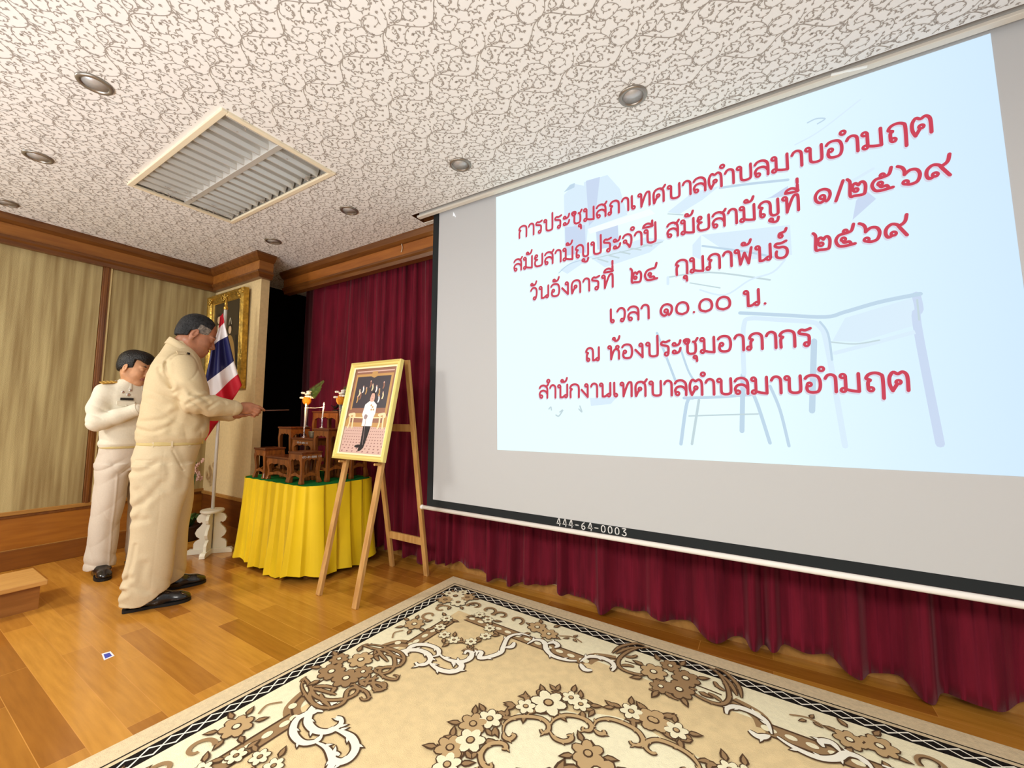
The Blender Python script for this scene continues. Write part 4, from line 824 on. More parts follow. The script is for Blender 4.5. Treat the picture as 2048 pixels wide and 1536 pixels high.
def bouquet(x, y, z, mir, label):
    t = thing('bouquet_vase', label, 'vase of flowers', (x, y, z), 0, 'flower vases on the altar')
    b = MB(); b.lathe([(0, 0), (.020, 0), (.021, .004), (.006, .012), (.004, .03), (.006, .06), (.011, .12), (.016, .19), (.0145, .19), (.009, .12), (.003, .05), (0, .045)], n=18); b.build('vase', M_glass, t, smooth=True)
    b = MB(); b.ball((0, 0, .225), (.036, .036, .042), 12); b.build('marigold', M_mari, t, smooth=True)
    b = MB(); rg = random.Random(5)
    for k in range(16):
        a = rg.uniform(0, 2*PI); r = rg.uniform(0, .046); cx, cy, cz = r*math.cos(a)+.012*mir, r*math.sin(a)-.006, .272+rg.uniform(-.026, .034)-r*.2
        for j in range(5): aa = 2*PI*j/5+k; b.ball((cx+.009*math.cos(aa), cy+.009*math.sin(aa), cz), (.0085, .0085, .008), 5)
        b.ball((cx, cy-.006, cz+.006), .0045, 4, 1)
    b.build('white_blossoms', [M_petal, M_yc], t, smooth=True)
    for q in range(3):
        b = MB(); rot = (-.25, .12, .5)[q]; L = (.20, .15, .13)[q]; ax = mir*(.95+.5*rot); ay = .62+rot*.5
        base = np.array([0, 0, .25]); d = np.array([ax, ay, 1.0]); d /= np.linalg.norm(d); sd = np.cross(d, [0, 1., .2]); sd /= np.linalg.norm(sd)
        b.tube([base, base+d*L], [.0022, .0008], 5)
        for k in range(20):
            s = L*(.15+.85*k/20); wl = .046*(1-k/21)+.006
            for sg in (1, -1):
                p = base+d*s; e = p+sd*sg*wl+d*wl*.7; mid = (p+e)/2; wv = np.cross(e-p, np.cross(d, sd)); wv = wv/np.linalg.norm(wv)*.0030
                b.add([p, mid+wv, e, mid-wv, mid+np.cross(d, sd)*.001], [(0, 1, 4), (1, 2, 4), (2, 3, 4), (3, 0, 4)])
        b.build('fern_frond', M_fern, t, fix=False)
bouquet(-3.318, 2.065, ZT+.402, 1, 'left vase with an orange marigold ball, white blossoms and fern above the candles')
bouquet(-2.845, 2.055, ZT+.398, 1, 'right vase with orange marigold, white blossoms and fern, peeking out behind the easel picture')
b = MB(); b.lathe([(0, 0), (.03, 0), (.032, .008), (.02, .014), (0, .014)], n=16); b.tube(crom([(-.075, 0, .048), (-.05, 0, .038), (-.02, 0, .03), (0, 0, .036), (.022, 0, .06), (.034, 0, .09), (.026, 0, .115), (.006, 0, .118), (-.002, 0, .10), (.008, 0, .084)], 5), [.004]*8+[.012]*14+[.009]*24, 9)
o = b.build('ornament', mat('dark_bronze', (34, 28, 28), .3, .5, metal=.6), smooth=True); o.location = (-3.085, 2.19, ZT+.536); tag(o, 'small dark curled ornament on the tallest altar table', 'ornament')
# ---- easel and framed portrait
M_pine = wood('easel_pine', (206, 160, 96), (184, 134, 74), 2, .5, .1, 16)
es = thing('easel', 'light pine easel with four splayed legs holding a framed picture', 'easel', (-2.3, 2.0, 0)); EO = (-2.3, 2.0, 0)
for x in (-2.48, -2.124):
    b = MB(); b.bar((x, 1.688, 0), (x, 1.992, 1.54), .040, .024, up=(0, 1, 0)); b.build('front_leg', M_pine, es, off=EO, bevel=.002)
    b = MB(); b.bar((x, 2.30, 0), (x+.03 if x > -2.3 else x, 2.022, 1.54), .036, .024, up=(0, 1, 0)); b.build('rear_leg', M_pine, es, off=EO, bevel=.002)
b = MB(); b.bar((-2.475, 2.107, 1.068), (-2.105, 2.107, 1.068), .018, .052); b.build('upper_crossbar', M_pine, es, off=EO, bevel=.002)
b = MB(); b.bar((-2.475, 2.256, .25), (-2.12, 2.256, .25), .018, .052); b.build('lower_crossbar', M_pine, es, off=EO, bevel=.002)
for x in (-2.48, -2.124):
    b = MB(); b.tube([(x, 1.86, .838), (x, 1.795, .842)], .008, 10); b.build('peg', M_pine, es, off=EO)
# picture: tilted with the front legs
px0, px1 = -2.552, -2.042; tl = math.atan2(.300, 1.54); ph = .685
pic = thing('framed_portrait', 'gold framed standing portrait of a person in white uniform resting on the pine easel', 'picture', ((px0+px1)/2, 1.815, .856)); pic.rotation_euler = (-tl, 0, 0)
PW = px1-px0; M_gold = mat('frame_gold', (236, 216, 128), .35, .5, metal=.2, bump=.1, bscale=60); M_mount = mat('mount_cream', (246, 238, 196), .6)
def mitred(bm, W, H, prof, m=0):
    # prof: list of (inset, depth toward -y)
    n = len(prof); V = []
    for cx, cz in ((-1, 0), (1, 0), (1, 1), (-1, 1)):
        for ins, dep in prof: V.append((cx*(W/2-ins), -dep, (ins if cz == 0 else H-ins)))
    Fs = [(i*n+k, i*n+(k+1) % n, ((i+1) % 4)*n+(k+1) % n, ((i+1) % 4)*n+k) for i in range(4) for k in range(n)]
    bm.add(V, Fs, m)
b = MB(); mitred(b, PW, ph, [(0, 0), (0, .028), (.010, .032), (.016, .026), (.026, .026), (.034, .018), (.034, 0)]); b.build('frame', M_gold, pic)
b = MB(); mitred(b, PW-.066, ph-.066, [(0, .012), (0, .018), (.012, .014), (.012, .010)]); o = b.build('mount', M_mount, pic); o.location = (0, 0, .033)
b = MB(); b.box((-PW/2+.005, -.006, .005), (PW/2-.005, 0, ph-.005)); b.build('backing', mat('hardboard', (120, 84, 50), .8), pic)
IW, IH = PW-.088, ph-.088
f = Flat2D()   # u,v in 0..1
def Q(pts): return [((u-.5)*IW, .044+v*IH) for u, v in pts]
pc = [mat('print_carpet_pink', (214, 180, 168), .35), mat('print_carpet_dark', (150, 106, 100), .35), mat('print_dark_wall', (64, 58, 66), .35), mat('print_gold', (196, 152, 92), .35), mat('print_white', (250, 246, 244), .35), mat('print_black', (34, 28, 32), .35), mat('print_skin', (222, 178, 160), .35), mat('print_cream', (240, 220, 176), .35), mat('print_bronze', (150, 104, 84), .35), mat('print_grey', (160, 140, 140), .35)]
f.poly(Q([(0,0),(1,0),(1,1),(0,1)]), 0, 0); f.poly(Q([(0,.33),(1,.33),(1,1),(0,1)]), 8, 1); f.poly(Q([(.06,.52),(.9,.52),(.92,.90),(.08,.90)]), 2, 2)
f.poly(Q([(.05,.90),(.95,.90),(.95,.93),(.05,.93)]), 3, 3); f.poly(Q([(.05,.955),(.95,.955),(.95,.97),(.05,.97)]), 0, 3); f.poly(Q([(.9,.45),(.95,.45),(.95,.93),(.9,.93)]), 3, 3); f.poly(Q([(.05,.5),(.09,.5),(.09,.93),(.05,.93)]), 3, 3); f.poly(Q([(.42,.9),(.5,.88),(.58,.9),(.56,.96),(.44,.96)]), 3, 4)
f.poly(Q([(0,.38),(.1,.46),(.9,.46),(1,.40),(1,.30),(0,.30)]), 3, 2.5); f.poly(Q([(.1,.35),(.88,.35),(.88,.41),(.1,.41)]), 8, 3.5)
for x0 in (.06, .78):
    f.ribbon(Q([(x0,.44),(x0+.12,.45),(x0+.14,.42)]), .018, 7, 4); f.ribbon(Q([(x0+.03,.43),(x0+.04,.34),(x0+.02,.29)]), .014, 7, 4); f.ribbon(Q([(x0+.11,.43),(x0+.12,.34),(x0+.13,.29)]), .014, 7, 4)
f.ribbon(Q([(.12,.41),(.5,.405),(.86,.41)]), .008, 7, 4.2)
for k, (u, v) in enumerate(((.2,.70),(.28,.74),(.36,.72),(.24,.66),(.5,.76),(.6,.74),(.68,.70),(.76,.78),(.78,.66),(.7,.62),(.18,.62),(.44,.8))): f.ribbon(Q([(u,v-.03),(u+.012,v),(u,v+.03)]), .012, (7, 4, 3, 8)[k % 4], 3.2); f.disc(Q([(u, v+.04)])[0], .006, 6, 3.4)
for r in range(9):
    v = .02+.033*r; n = 8+r*2
    for k in range(n):
        u = (k+.5*(r % 2))/n+.03
        if u < .98: f.leaf(Q([(u, v)])[0], .2, .020-.0013*r, .009-.0005*r, 1, 1.2)
f.poly(Q([(.46,.32),(.64,.32),(.60,.18),(.56,.075),(.46,.06),(.47,.14)]), 5, 5); f.poly(Q([(.46,.075),(.56,.075),(.50,.035),(.44,.03)]), 5, 5.2, True); f.poly(Q([(.36,.09),(.46,.10),(.44,.065),(.35,.07)]), 5, 5.1, True)
f.poly(Q([(.38,.44),(.41,.56),(.50,.60),(.60,.60),(.69,.555),(.69,.46),(.66,.40),(.66,.31),(.42,.31),(.42,.40)]), 4, 6); f.poly(Q([(.44,.40),(.50,.39),(.52,.43),(.46,.445)]), 9, 7, True); f.ribbon(Q([(.49,.40),(.51,.25),(.53,.10)]), .004, 9, 7, False)
for u, v in ((.56,.55),(.60,.53),(.63,.50),(.58,.50)): f.disc(Q([(u, v)])[0], .007, 3, 7.2)
f.poly(Q([(.51,.60),(.60,.60),(.605,.66),(.585,.695),(.53,.695),(.51,.66)]), 6, 7, True); f.poly(Q([(.505,.655),(.508,.70),(.555,.728),(.603,.70),(.612,.655),(.600,.672),(.585,.692),(.53,.692),(.515,.672)]), 5, 8, False); f.ribbon(Q([(.53,.658),(.54,.66)]), .003, 5, 9, False); f.ribbon(Q([(.57,.658),(.58,.66)]), .003, 5, 9, False); f.ribbon(Q([(.545,.625),(.57,.625)]), .003, 8, 9, False)
link_mesh('portrait_print', [(x, -.0075-h*.0003, z) for x, z, h in f.v], [list(q) for q in f.f], pc, pic, f.m)
# ---- gilt framed painting on the wing wall
pw = thing('wall_painting', 'gilt framed dark painting of two figures hanging on the cream wing wall', 'picture', (-4.405, YP-.002, 1.395)); pw.rotation_euler = (math.radians(1.2), 0, 0)
W, H = .70, .945
M_gilt = mat('gilt_carved', (204, 164, 72), .3, .5, metal=.75, noise=.25, nscale=30, bump=.35, bscale=45)
b = MB(); mitred(b, W, H, [(0, 0), (0, .045), (.012, .062), (.026, .060), (.040, .044), (.054, .050), (.066, .040), (.084, .036), (.092, .024), (.092, 0)]); b.build('frame', M_gilt, pw)
for cx, cz in ((-1, 0), (1, 0), (-1, 1), (1, 1), (0, 1), (0, 0)):
    b = MB(); rg = random.Random(3)
    for k in range(16):
        a = rg.uniform(0, 2*PI); r = rg.uniform(0, .05); b.ball((cx*(W/2-.05)+r*math.cos(a)*(1.6 if cx == 0 else 1), -.052, (.05 if cz == 0 else H-.05)+r*math.sin(a)*.7), (.014, .012, .012), 5)
    b.build('carved_ornament', M_gilt, pw, smooth=True)
iw, ih = W-.18, H-.18
f = Flat2D(); Q = lambda pts: [((u-.5)*iw, .09+v*ih) for u, v in pts]
pc = [mat('oil_dark', (56, 48, 34), .35), mat('oil_olive', (96, 84, 54), .35), mat('oil_skin', (206, 176, 140), .35), mat('oil_ochre', (150, 118, 66), .35), mat('oil_black', (22, 18, 16), .35), mat('oil_pale', (196, 186, 160), .35)]
f.poly(Q([(0,0),(1,0),(1,1),(0,1)]), 0, 0); f.poly(Q([(0,0),(1,0),(1,.12),(0,.10)]), 3, 1)
f.poly(Q([(.08,.12),(.05,.5),(.10,.66),(.2,.72),(.3,.66),(.36,.5),(.34,.12)]), 1, 2, True); f.disc(Q([(.2,.79)])[0], .03, 2, 3, 14, .04); f.poly(Q([(.14,.80),(.16,.86),(.22,.87),(.27,.82),(.25,.83),(.17,.83)]), 4, 4, True); f.poly(Q([(.16,.72),(.24,.72),(.22,.45),(.18,.45)]), 5, 3)
f.poly(Q([(.5,.1),(.48,.36),(.56,.52),(.62,.56),(.72,.54),(.82,.42),(.88,.2),(.9,.06)]), 3, 3, True); f.disc(Q([(.64,.63)])[0], .028, 2, 4, 14, .04); f.poly(Q([(.57,.62),(.59,.71),(.65,.74),(.71,.70),(.72,.62),(.69,.67),(.6,.67)]), 4, 5, True); f.ribbon(Q([(.6,.70),(.64,.78),(.69,.70)]), .008, 5, 5)
f.poly(Q([(.84,.1),(.84,.55),(.92,.55),(.94,.1)]), 4, 2); f.ribbon(Q([(.6,.5),(.52,.4),(.6,.36)]), .02, 2, 5)
link_mesh('canvas', [(x, -.026-h*.0003, z) for x, z, h in f.v], [list(q) for q in f.f], pc, pw, f.m)
# ---- flag on its white scroll stand
fx, fy = -3.985, 1.69
M_fw = mat('stand_white_paint', (246, 242, 222), .45); M_pole = mat('pole_white', (226, 226, 220), .3, .5); M_brass = mat('brass', (214, 172, 80), .25, .5, metal=.9)
fs = thing('flag_stand', 'white scroll-sided wooden flag stand on crossed feet beside the wing wall', 'flag stand', (fx, fy, 0), math.radians(49))
for k in range(2):
    b = MB(); b.prism([(-.165, 0), (.165, 0), (.165, .022), (.150, .040), (-.150, .040), (-.165, .022)], (1, 0, 0) if k == 0 else (0, 1, 0), (0, 0, 1), (0, -1, 0) if k == 0 else (1, 0, 0), (0, .02, 0) if k == 0 else (-.02, 0, .0006), .04); b.build('foot', M_fw, fs, bevel=.002)
scr_prof = [(.018, .04), (.118, .04), (.118, .085), (.106, .105), (.074, .122), (.100, .142), (.112, .170), (.100, .200), (.076, .226), (.062, .246), (.068, .258), (.082, .250), (.100, .262), (.108, .288), (.092, .318), (.060, .332), (.018, .336)]
for k in range(4):
    a = k*PI/2; b = MB(); b.prism(scr_prof, (math.cos(a), math.sin(a), 0), (0, 0, 1), (-math.sin(a), math.cos(a), 0), (.011*math.sin(a), -.011*math.cos(a), 0), .022); b.build('scroll_bracket', M_fw, fs, bevel=.002)
b = MB(); b.lathe([(.0, .336), (.082, .336), (.086, .342), (.086, .352), (.080, .358), (.03, .358), (.024, .362), (0, .362)], n=28); b.build('collar', M_fw, fs, smooth=False)
b = MB(); b.tube([(fx, fy, .041), (fx, fy, 2.085)], .0125, 14, 0); 
fp = thing('flag', 'red white and blue striped flag hanging in folds from a white pole', 'flag', (fx, fy, .041)); FO = (fx, fy, .041)
b.build('pole', M_pole, fp, smooth=True, off=FO)
b = MB(); b.lathe([(.0125, 2.07), (.017, 2.075), (.017, 2.095), (.009, 2.105), (.012, 2.12), (.008, 2.145), (.004, 2.165), (0, 2.18)], (fx, fy, 0), 14); b.build('finial', M_brass, fp, smooth=True, off=FO)
def flag_cloth():
    # rows follow the stripe borders from the pole outwards; the photo's outline measured at the pole's distance
    rows = [[(446,626),(444,629),(441,632),(440,635)], [(449,645),(444,650),(440,654),(437,658)], [(456,672),(446,677),(434,684),(424,694)], [(468,722),(452,735),(432,750),(408,768)], [(476,748),(458,763),(436,785),(404,812)], [(484,770),(468,796),(440,838),(410,882)]]
    mats = [mat('flag_red', (196, 26, 46), .5, .3, sheen=.3), mat('flag_white', (240, 236, 238), .5, .3, sheen=.3), mat('flag_blue', (30, 30, 82), .45, .3, sheen=.3)]
    cols = [0, 1, 2, 1, 0]; cam2 = np.array([-fx, -fy, 0])/math.hypot(fx, fy); sd = np.array([-cam2[1], cam2[0], 0])
    n = 28; G = []
    # one row per stripe border plus inner rows
    R = [np.array(r, float) for r in rows]; K = []
    for i in range(5):
        for s in np.arange(6)/6: K.append(R[i]*(1-s)+R[i+1]*s)
    K.append(R[5])
    nr = len(K); V = []
    d_plane = np.dot(np.array([fx, fy, 0])-CAM, -cam2)
    for i, r in enumerate(K):
        q = i/(nr-1); C_ = crom(r, 10); d = np.r_[0, np.cumsum(np.linalg.norm(np.diff(C_, axis=0), axis=1))]; d /= d[-1]
        for j in range(n):
            t = j/(n-1); x = np.interp(t, d, C_[:, 0]); y = np.interp(t, d, C_[:, 1])
            depth = .028+(.006+.05*q)*(.5+.5*math.sin(2*PI*(2.3*t)+.8*q+.4))+.02*q*math.sin(7*t+5*q)
            v = ray(x, y); P = CAM+v*((d_plane-depth)/np.dot(v, -cam2)); V.append(P)
    Fs = []; mi = []
    for i in range(nr-1):
        for j in range(n-1): Fs.append((i*n+j, i*n+j+1, (i+1)*n+j+1, (i+1)*n+j)); mi.append(cols[min(i//6, 4)])
    o = link_mesh('cloth', V, Fs, mats, fp, mi, True, FO); md = o.modifiers.new('cloth', 'SOLIDIFY'); md.thickness = .0015
flag_cloth()
# ---- small things
b = MB(); b.box((-4.02, -.9, 0), (-3.70, .69, .135), 0); b.box((-4.04, -.92, .135), (-3.675, .715, .162), 1); 
st = thing('step_block', 'low light wooden step block at the left edge of the stage floor', 'step', (-3.86, -.1, 0))
b = MB(); b.box((-4.02, -.9, 0), (-3.70, .69, .135)); b.build('box', wood('step_side', (160, 104, 48), (140, 88, 38), 1, .4, .2), st, off=(-3.86, -.1, 0))
b = MB(); b.box((-4.04, -.92, .135), (-3.675, .715, .162)); b.build('tread', wood('step_tread', (208, 158, 88), (190, 138, 72), 1, .4, .2), st, off=(-3.86, -.1, 0), bevel=.004)
p = [onz(*q) for q in ((203,1308),(221,1303),(229,1312),(208,1321))]
t = thing('paper_card', 'small white card with a blue print lying on the bare boards', 'card', tuple(onz(215, 1312)))
o_ = onz(215, 1312); b = MB(); b.prism([(q[0]-o_[0], q[1]-o_[1]) for q in p], (1, 0, 0), (0, 1, 0), (0, 0, 1), (0, 0, .0005), .0008); b.build('card', mat('card_white', (236, 236, 240), .6), t)
b = MB(); b.prism([((q[0]-o_[0])*.66, (q[1]-o_[1])*.66) for q in p], (1, 0, 0), (0, 1, 0), (0, 0, 1), (0, 0, .0014), .0002); b.build('blue_print', mat('print_blue', (66, 76, 176), .6), t)
b = MB(); b.tube(crom([(-2.470, 2.290, 2.575), (-2.474, 2.293, 2.555), (-2.466, 2.292, 2.53), (-2.47, 2.293, 2.505), (-2.48, 2.294, 2.49)], 5), .0035, 6); tag(b.build('cord', mat('cord_white', (226, 208, 180), .7), smooth=True), 'short pale cord hanging on the wooden cornice left of the screen', 'cord')
# plant behind the older man, by the wing wall corner
pt = thing('potted_plant', 'leafy plant with pink blossoms in a dark pot in the corner by the wing wall', 'plant', (-4.56, 1.74, 0))
b = MB(); b.lathe([(0, 0), (.075, 0), (.085, .02), (.098, .12), (.104, .13), (.098, .135), (.088, .125), (0, .12)], n=24); b.build('pot', mat('pot_dark', (54, 36, 28), .4), pt, smooth=True)
M_leaf = mat('leaf_green', (62, 98, 38), .4, .4, noise=.25, nscale=20); M_pink = mat('blossom_pink', (222, 180, 168), .6); rg = random.Random(11)
for k in range(11):
    a = rg.uniform(-PI, PI); z0 = .12; L = rg.uniform(.10, .17); hh = rg.uniform(.03, .12)
    ctr = np.array([.03*math.cos(a), .03*math.sin(a), z0]); tip = ctr+np.array([L*math.cos(a), L*math.sin(a)*.8, hh]); sd = np.array([-math.sin(a), math.cos(a), 0]); V = []; Fs = []
    for i in range(7):
        t = i/6; c = ctr*(1-t)+tip*t+np.array([0, 0, .07*math.sin(PI*t)]); wv = .036*math.sin(PI*min(1, t*.95+.05))**.8
        V += [c-sd*wv+np.array([0, 0, .008]), c, c+sd*wv+np.array([0, 0, .008])]
    for i in range(6):
        for j in range(2): Fs.append((i*3+j, i*3+j+1, i*3+j+4, i*3+j+3))
    o = link_mesh('leaf', V, Fs, M_leaf, pt, None, True); md = o.modifiers.new('t', 'SOLIDIFY'); md.thickness = .0012
for k in range(3):
    tip = [(-.07, .06, .70), (-.10, .08, .60), (-.03, .05, .66)][k]
    b = MB(); b.tube(crom([(0, 0, .12), (tip[0]*.4-.02, tip[1]*.5, .4), tip], 6), .003, 6); b.build('stem', M_leaf, pt, smooth=True)
    b = MB()
    for q in range(5):
        c = (tip[0]+rg.uniform(-.05, .05), tip[1]+rg.uniform(-.03, .03), tip[2]+rg.uniform(-.06, .03))
        for j in range(5): aa = 2*PI*j/5+q; b.ball((c[0]+.016*math.cos(aa), c[1]+.006*math.sin(aa), c[2]+.016*math.sin(aa)), (.013, .005, .010), 5)
    b.build('blossom', M_pink, pt, smooth=True)
# ================================================================== people: bodies and clothes as smooth distance fields
class Field:
    def __init__(s, lo, hi, res):
        s.lo = np.array(lo, float); s.res = res; s.n = np.ceil((np.array(hi)-s.lo)/res).astype(int)+1
        s.a = np.full(s.n, .2, np.float32)
    def _sl(s, lo, hi):
        i0 = np.clip(np.floor((np.array(lo)-s.lo)/s.res).astype(int), 0, s.n); i1 = np.clip(np.ceil((np.array(hi)-s.lo)/s.res).astype(int)+1, 0, s.n)
        ax = [(s.lo[k]+s.res*np.arange(i0[k], i1[k])).astype(np.float32) for k in range(3)]
        return tuple(slice(i0[k], i1[k]) for k in range(3)), ax[0][:, None, None], ax[1][None, :, None], ax[2][None, None, :]
    def put(s, fn, lo, hi, k=.0, op='u'):
        m = k+.03
        sl, X, Y, Z = s._sl(np.array(lo)-m, np.array(hi)+m)
        A = s.a[sl]
        if A.size == 0: return s
        D = fn(X, Y, Z).astype(np.float32)
        if op == 'u':
            if k > 0: h = np.clip(.5+.5*(A-D)/k, 0, 1); s.a[sl] = A+(D-A)*h-k*h*(1-h)
            else: s.a[sl] = np.minimum(A, D)
        elif op == 's':
            D = -D
            if k > 0: h = np.clip(.5-.5*(A-D)/k, 0, 1); s.a[sl] = A+(D-A)*h+k*h*(1-h)
            else: s.a[sl] = np.maximum(A, D)
        elif op == 'add': s.a[sl] = A+D
        return s
    def cone(s, a, b, ra, rb, k=.02, T=None, op='u'):
        a = np.array(a, float); b = np.array(b, float)
        if T is not None: a, b = T(a), T(b)
        ab = b-a; L2 = float(ab@ab)+1e-12
        def fn(X, Y, Z):
            px, py, pz = X-a[0], Y-a[1], Z-a[2]; t = np.clip((px*ab[0]+py*ab[1]+pz*ab[2])/L2, 0, 1)
            return np.sqrt((px-t*ab[0])**2+(py-t*ab[1])**2+(pz-t*ab[2])**2)-(ra+(rb-ra)*t)
        R = max(ra, rb); return s.put(fn, np.minimum(a, b)-R, np.maximum(a, b)+R, k, op)
    def chain(s, pts, rr, k=.01, T=None):
        for i in range(len(pts)-1): s.cone(pts[i], pts[i+1], rr[i], rr[i+1], k, T)
        return s
    def ell(s, c, r, k=.02, T=None, M=None, op='u'):
        c = np.array(c, float); R = np.eye(3) if M is None else np.array(M)
        if T is not None: c = T(c); R = T.M @ R
        r = np.array(r, float)
        def fn(X, Y, Z):
            d = (X-c[0], Y-c[1], Z-c[2]); q = [(R[0, i]*d[0]+R[1, i]*d[1]+R[2, i]*d[2]) for i in range(3)]
            k0 = np.sqrt((q[0]/r[0])**2+(q[1]/r[1])**2+(q[2]/r[2])**2); k1 = np.sqrt((q[0]/r[0]**2)**2+(q[1]/r[1]**2)**2+(q[2]/r[2]**2)**2)
            return k0*(k0-1)/(k1+1e-9)
        m = r.max(); return s.put(fn, c-m, c+m, k, op)
    def loft(s, rows, k=.02, e=2.2, op='u', cut=None):
        A = np.array(rows, float); A = A[np.argsort(A[:, 0])]; z = A[:, 0]
        def fn(X, Y, Z):
            zz = Z.ravel(); I = [np.interp(zz, z, A[:, j])[None, None, :] for j in range(1, 5)]
            q = (np.abs((X-I[0])/I[2])**e+np.abs((Y-I[1])/I[3])**e)**(1/e)
            d = (q-1)*np.minimum(I[2], I[3])
            d = np.maximum(d, np.maximum(z[0]-Z, Z-z[-1]))
            if cut is not None: d = np.maximum(d, cut(X, Y, Z))
            return d
        lo = [(A[:, 1]-A[:, 3]).min(), (A[:, 2]-A[:, 4]).min(), z[0]]; hi = [(A[:, 1]+A[:, 3]).max(), (A[:, 2]+A[:, 4]).max(), z[-1]]
        return s.put(fn, lo, hi, k, op)
    def mesh(s):
        a = s.a; n = a.shape; ins = a < 0
        c = np.zeros(np.array(n)-1, np.int8)
        for i in (0, 1):
            for j in (0, 1):
                for k in (0, 1): c += ins[i:n[0]-1+i, j:n[1]-1+j, k:n[2]-1+k]
        act = (c > 0) & (c < 8); idx = np.argwhere(act); vid = np.full(act.shape, -1, np.int64); vid[act] = np.arange(len(idx))
        P = np.zeros((len(idx), 3)); W = np.zeros(len(idx))
        cor = [(i, j, k) for i in (0, 1) for j in (0, 1) for k in (0, 1)]
        for p in cor:
            for ax in range(3):
                if p[ax] == 0:
                    q = list(p); q[ax] = 1; v0 = a[idx[:, 0]+p[0], idx[:, 1]+p[1], idx[:, 2]+p[2]]; v1 = a[idx[:, 0]+q[0], idx[:, 1]+q[1], idx[:, 2]+q[2]]
                    m = (v0 < 0) != (v1 < 0); t = np.where(m, v0/(v0-v1+1e-20), 0); pos = np.array(p, float)[None, :].repeat(len(idx), 0); pos[:, ax] = t
                    P += pos*m[:, None]; W += m
        V = s.lo+s.res*(idx+P/np.maximum(W, 1)[:, None]); Fs = []
        for ax in range(3):
            sl0 = [slice(None)]*3; sl1 = [slice(None)]*3; sl0[ax] = slice(0, -1); sl1[ax] = slice(1, None)
            i0, i1 = ins[tuple(sl0)], ins[tuple(sl1)]; b, d = (ax+1) % 3, (ax+2) % 3
            E = np.argwhere(i0 != i1)
            E = E[(E[:, b] > 0) & (E[:, d] > 0) & (E[:, b] < act.shape[b]) & (E[:, d] < act.shape[d])]
            if len(E) == 0: continue
            fl = i0[tuple(E.T)]
            def at(db, dd): Q = E.copy(); Q[:, b] -= db; Q[:, d] -= dd; return vid[tuple(Q.T)]
            q = np.stack([at(1, 1), at(0, 1), at(0, 0), at(1, 0)], 1); q[~fl] = q[~fl][:, ::-1]; Fs.append(q)
        return V, np.concatenate(Fs)
    def build(s, name, mats, parent=None, region=None, smooth_iter=1, fn=None):
        V, Fq = s.mesh()
        if fn is not None: V = fn(V)
        me = bpy.data.meshes.new(name); me.vertices.add(len(V)); me.vertices.foreach_set('co', V.astype(np.float32).ravel())
        nf = len(Fq); me.loops.add(nf*4); me.loops.foreach_set('vertex_index', Fq.astype(np.int32).ravel()); me.polygons.add(nf)
        me.polygons.foreach_set('loop_start', np.arange(0, nf*4, 4, dtype=np.int32)); me.polygons.foreach_set('use_smooth', np.ones(nf, bool))
        for m in (mats if isinstance(mats, (list, tuple)) else [mats]): me.materials.append(m)
        if region is not None: me.polygons.foreach_set('material_index', region(V[Fq].mean(1)).astype(np.int32))
        me.update(calc_edges=True); me.validate()
        o = bpy.data.objects.new(name, me); COL.objects.link(o)
        if parent is not None: o.parent = parent
        if smooth_iter: md = o.modifiers.new('relax', 'SMOOTH'); md.iterations = smooth_iter; md.factor = .5
        return o
class Frame:
    """a turned local frame: yaw left, pitch down, roll, then moved to a point"""
    def __init__(s, o, yaw=0, pitch=0, roll=0, sc=1):
        cy, sy, cp, sp, cr, sr = math.cos(yaw), math.sin(yaw), math.cos(pitch), math.sin(pitch), math.cos(roll), math.sin(roll)
        Rz = np.array([[cy, -sy, 0], [sy, cy, 0], [0, 0, 1]]); Ry = np.array([[cp, 0, sp], [0, 1, 0], [-sp, 0, cp]]); Rx = np.array([[1, 0, 0], [0, cr, -sr], [0, sr, cr]])
        s.M = Rz @ Ry @ Rx; s.o = np.array(o, float); s.sc = sc
    def __call__(s, p): return s.o+s.M @ (np.array(p, float)*s.sc)
    def inv(s, P): return (P-s.o) @ s.M/s.sc
def wave(p, d, f, ph=0): return np.sin((p[0]*d[0]+p[1]*d[1]+p[2]*d[2])*f+ph)
M_eye = mat('eye_white', (226, 220, 212), .25, .5); M_iris = mat('eye_dark', (38, 24, 18), .15, .6); M_lip = mat('lip_brown', (150, 92, 78), .5)
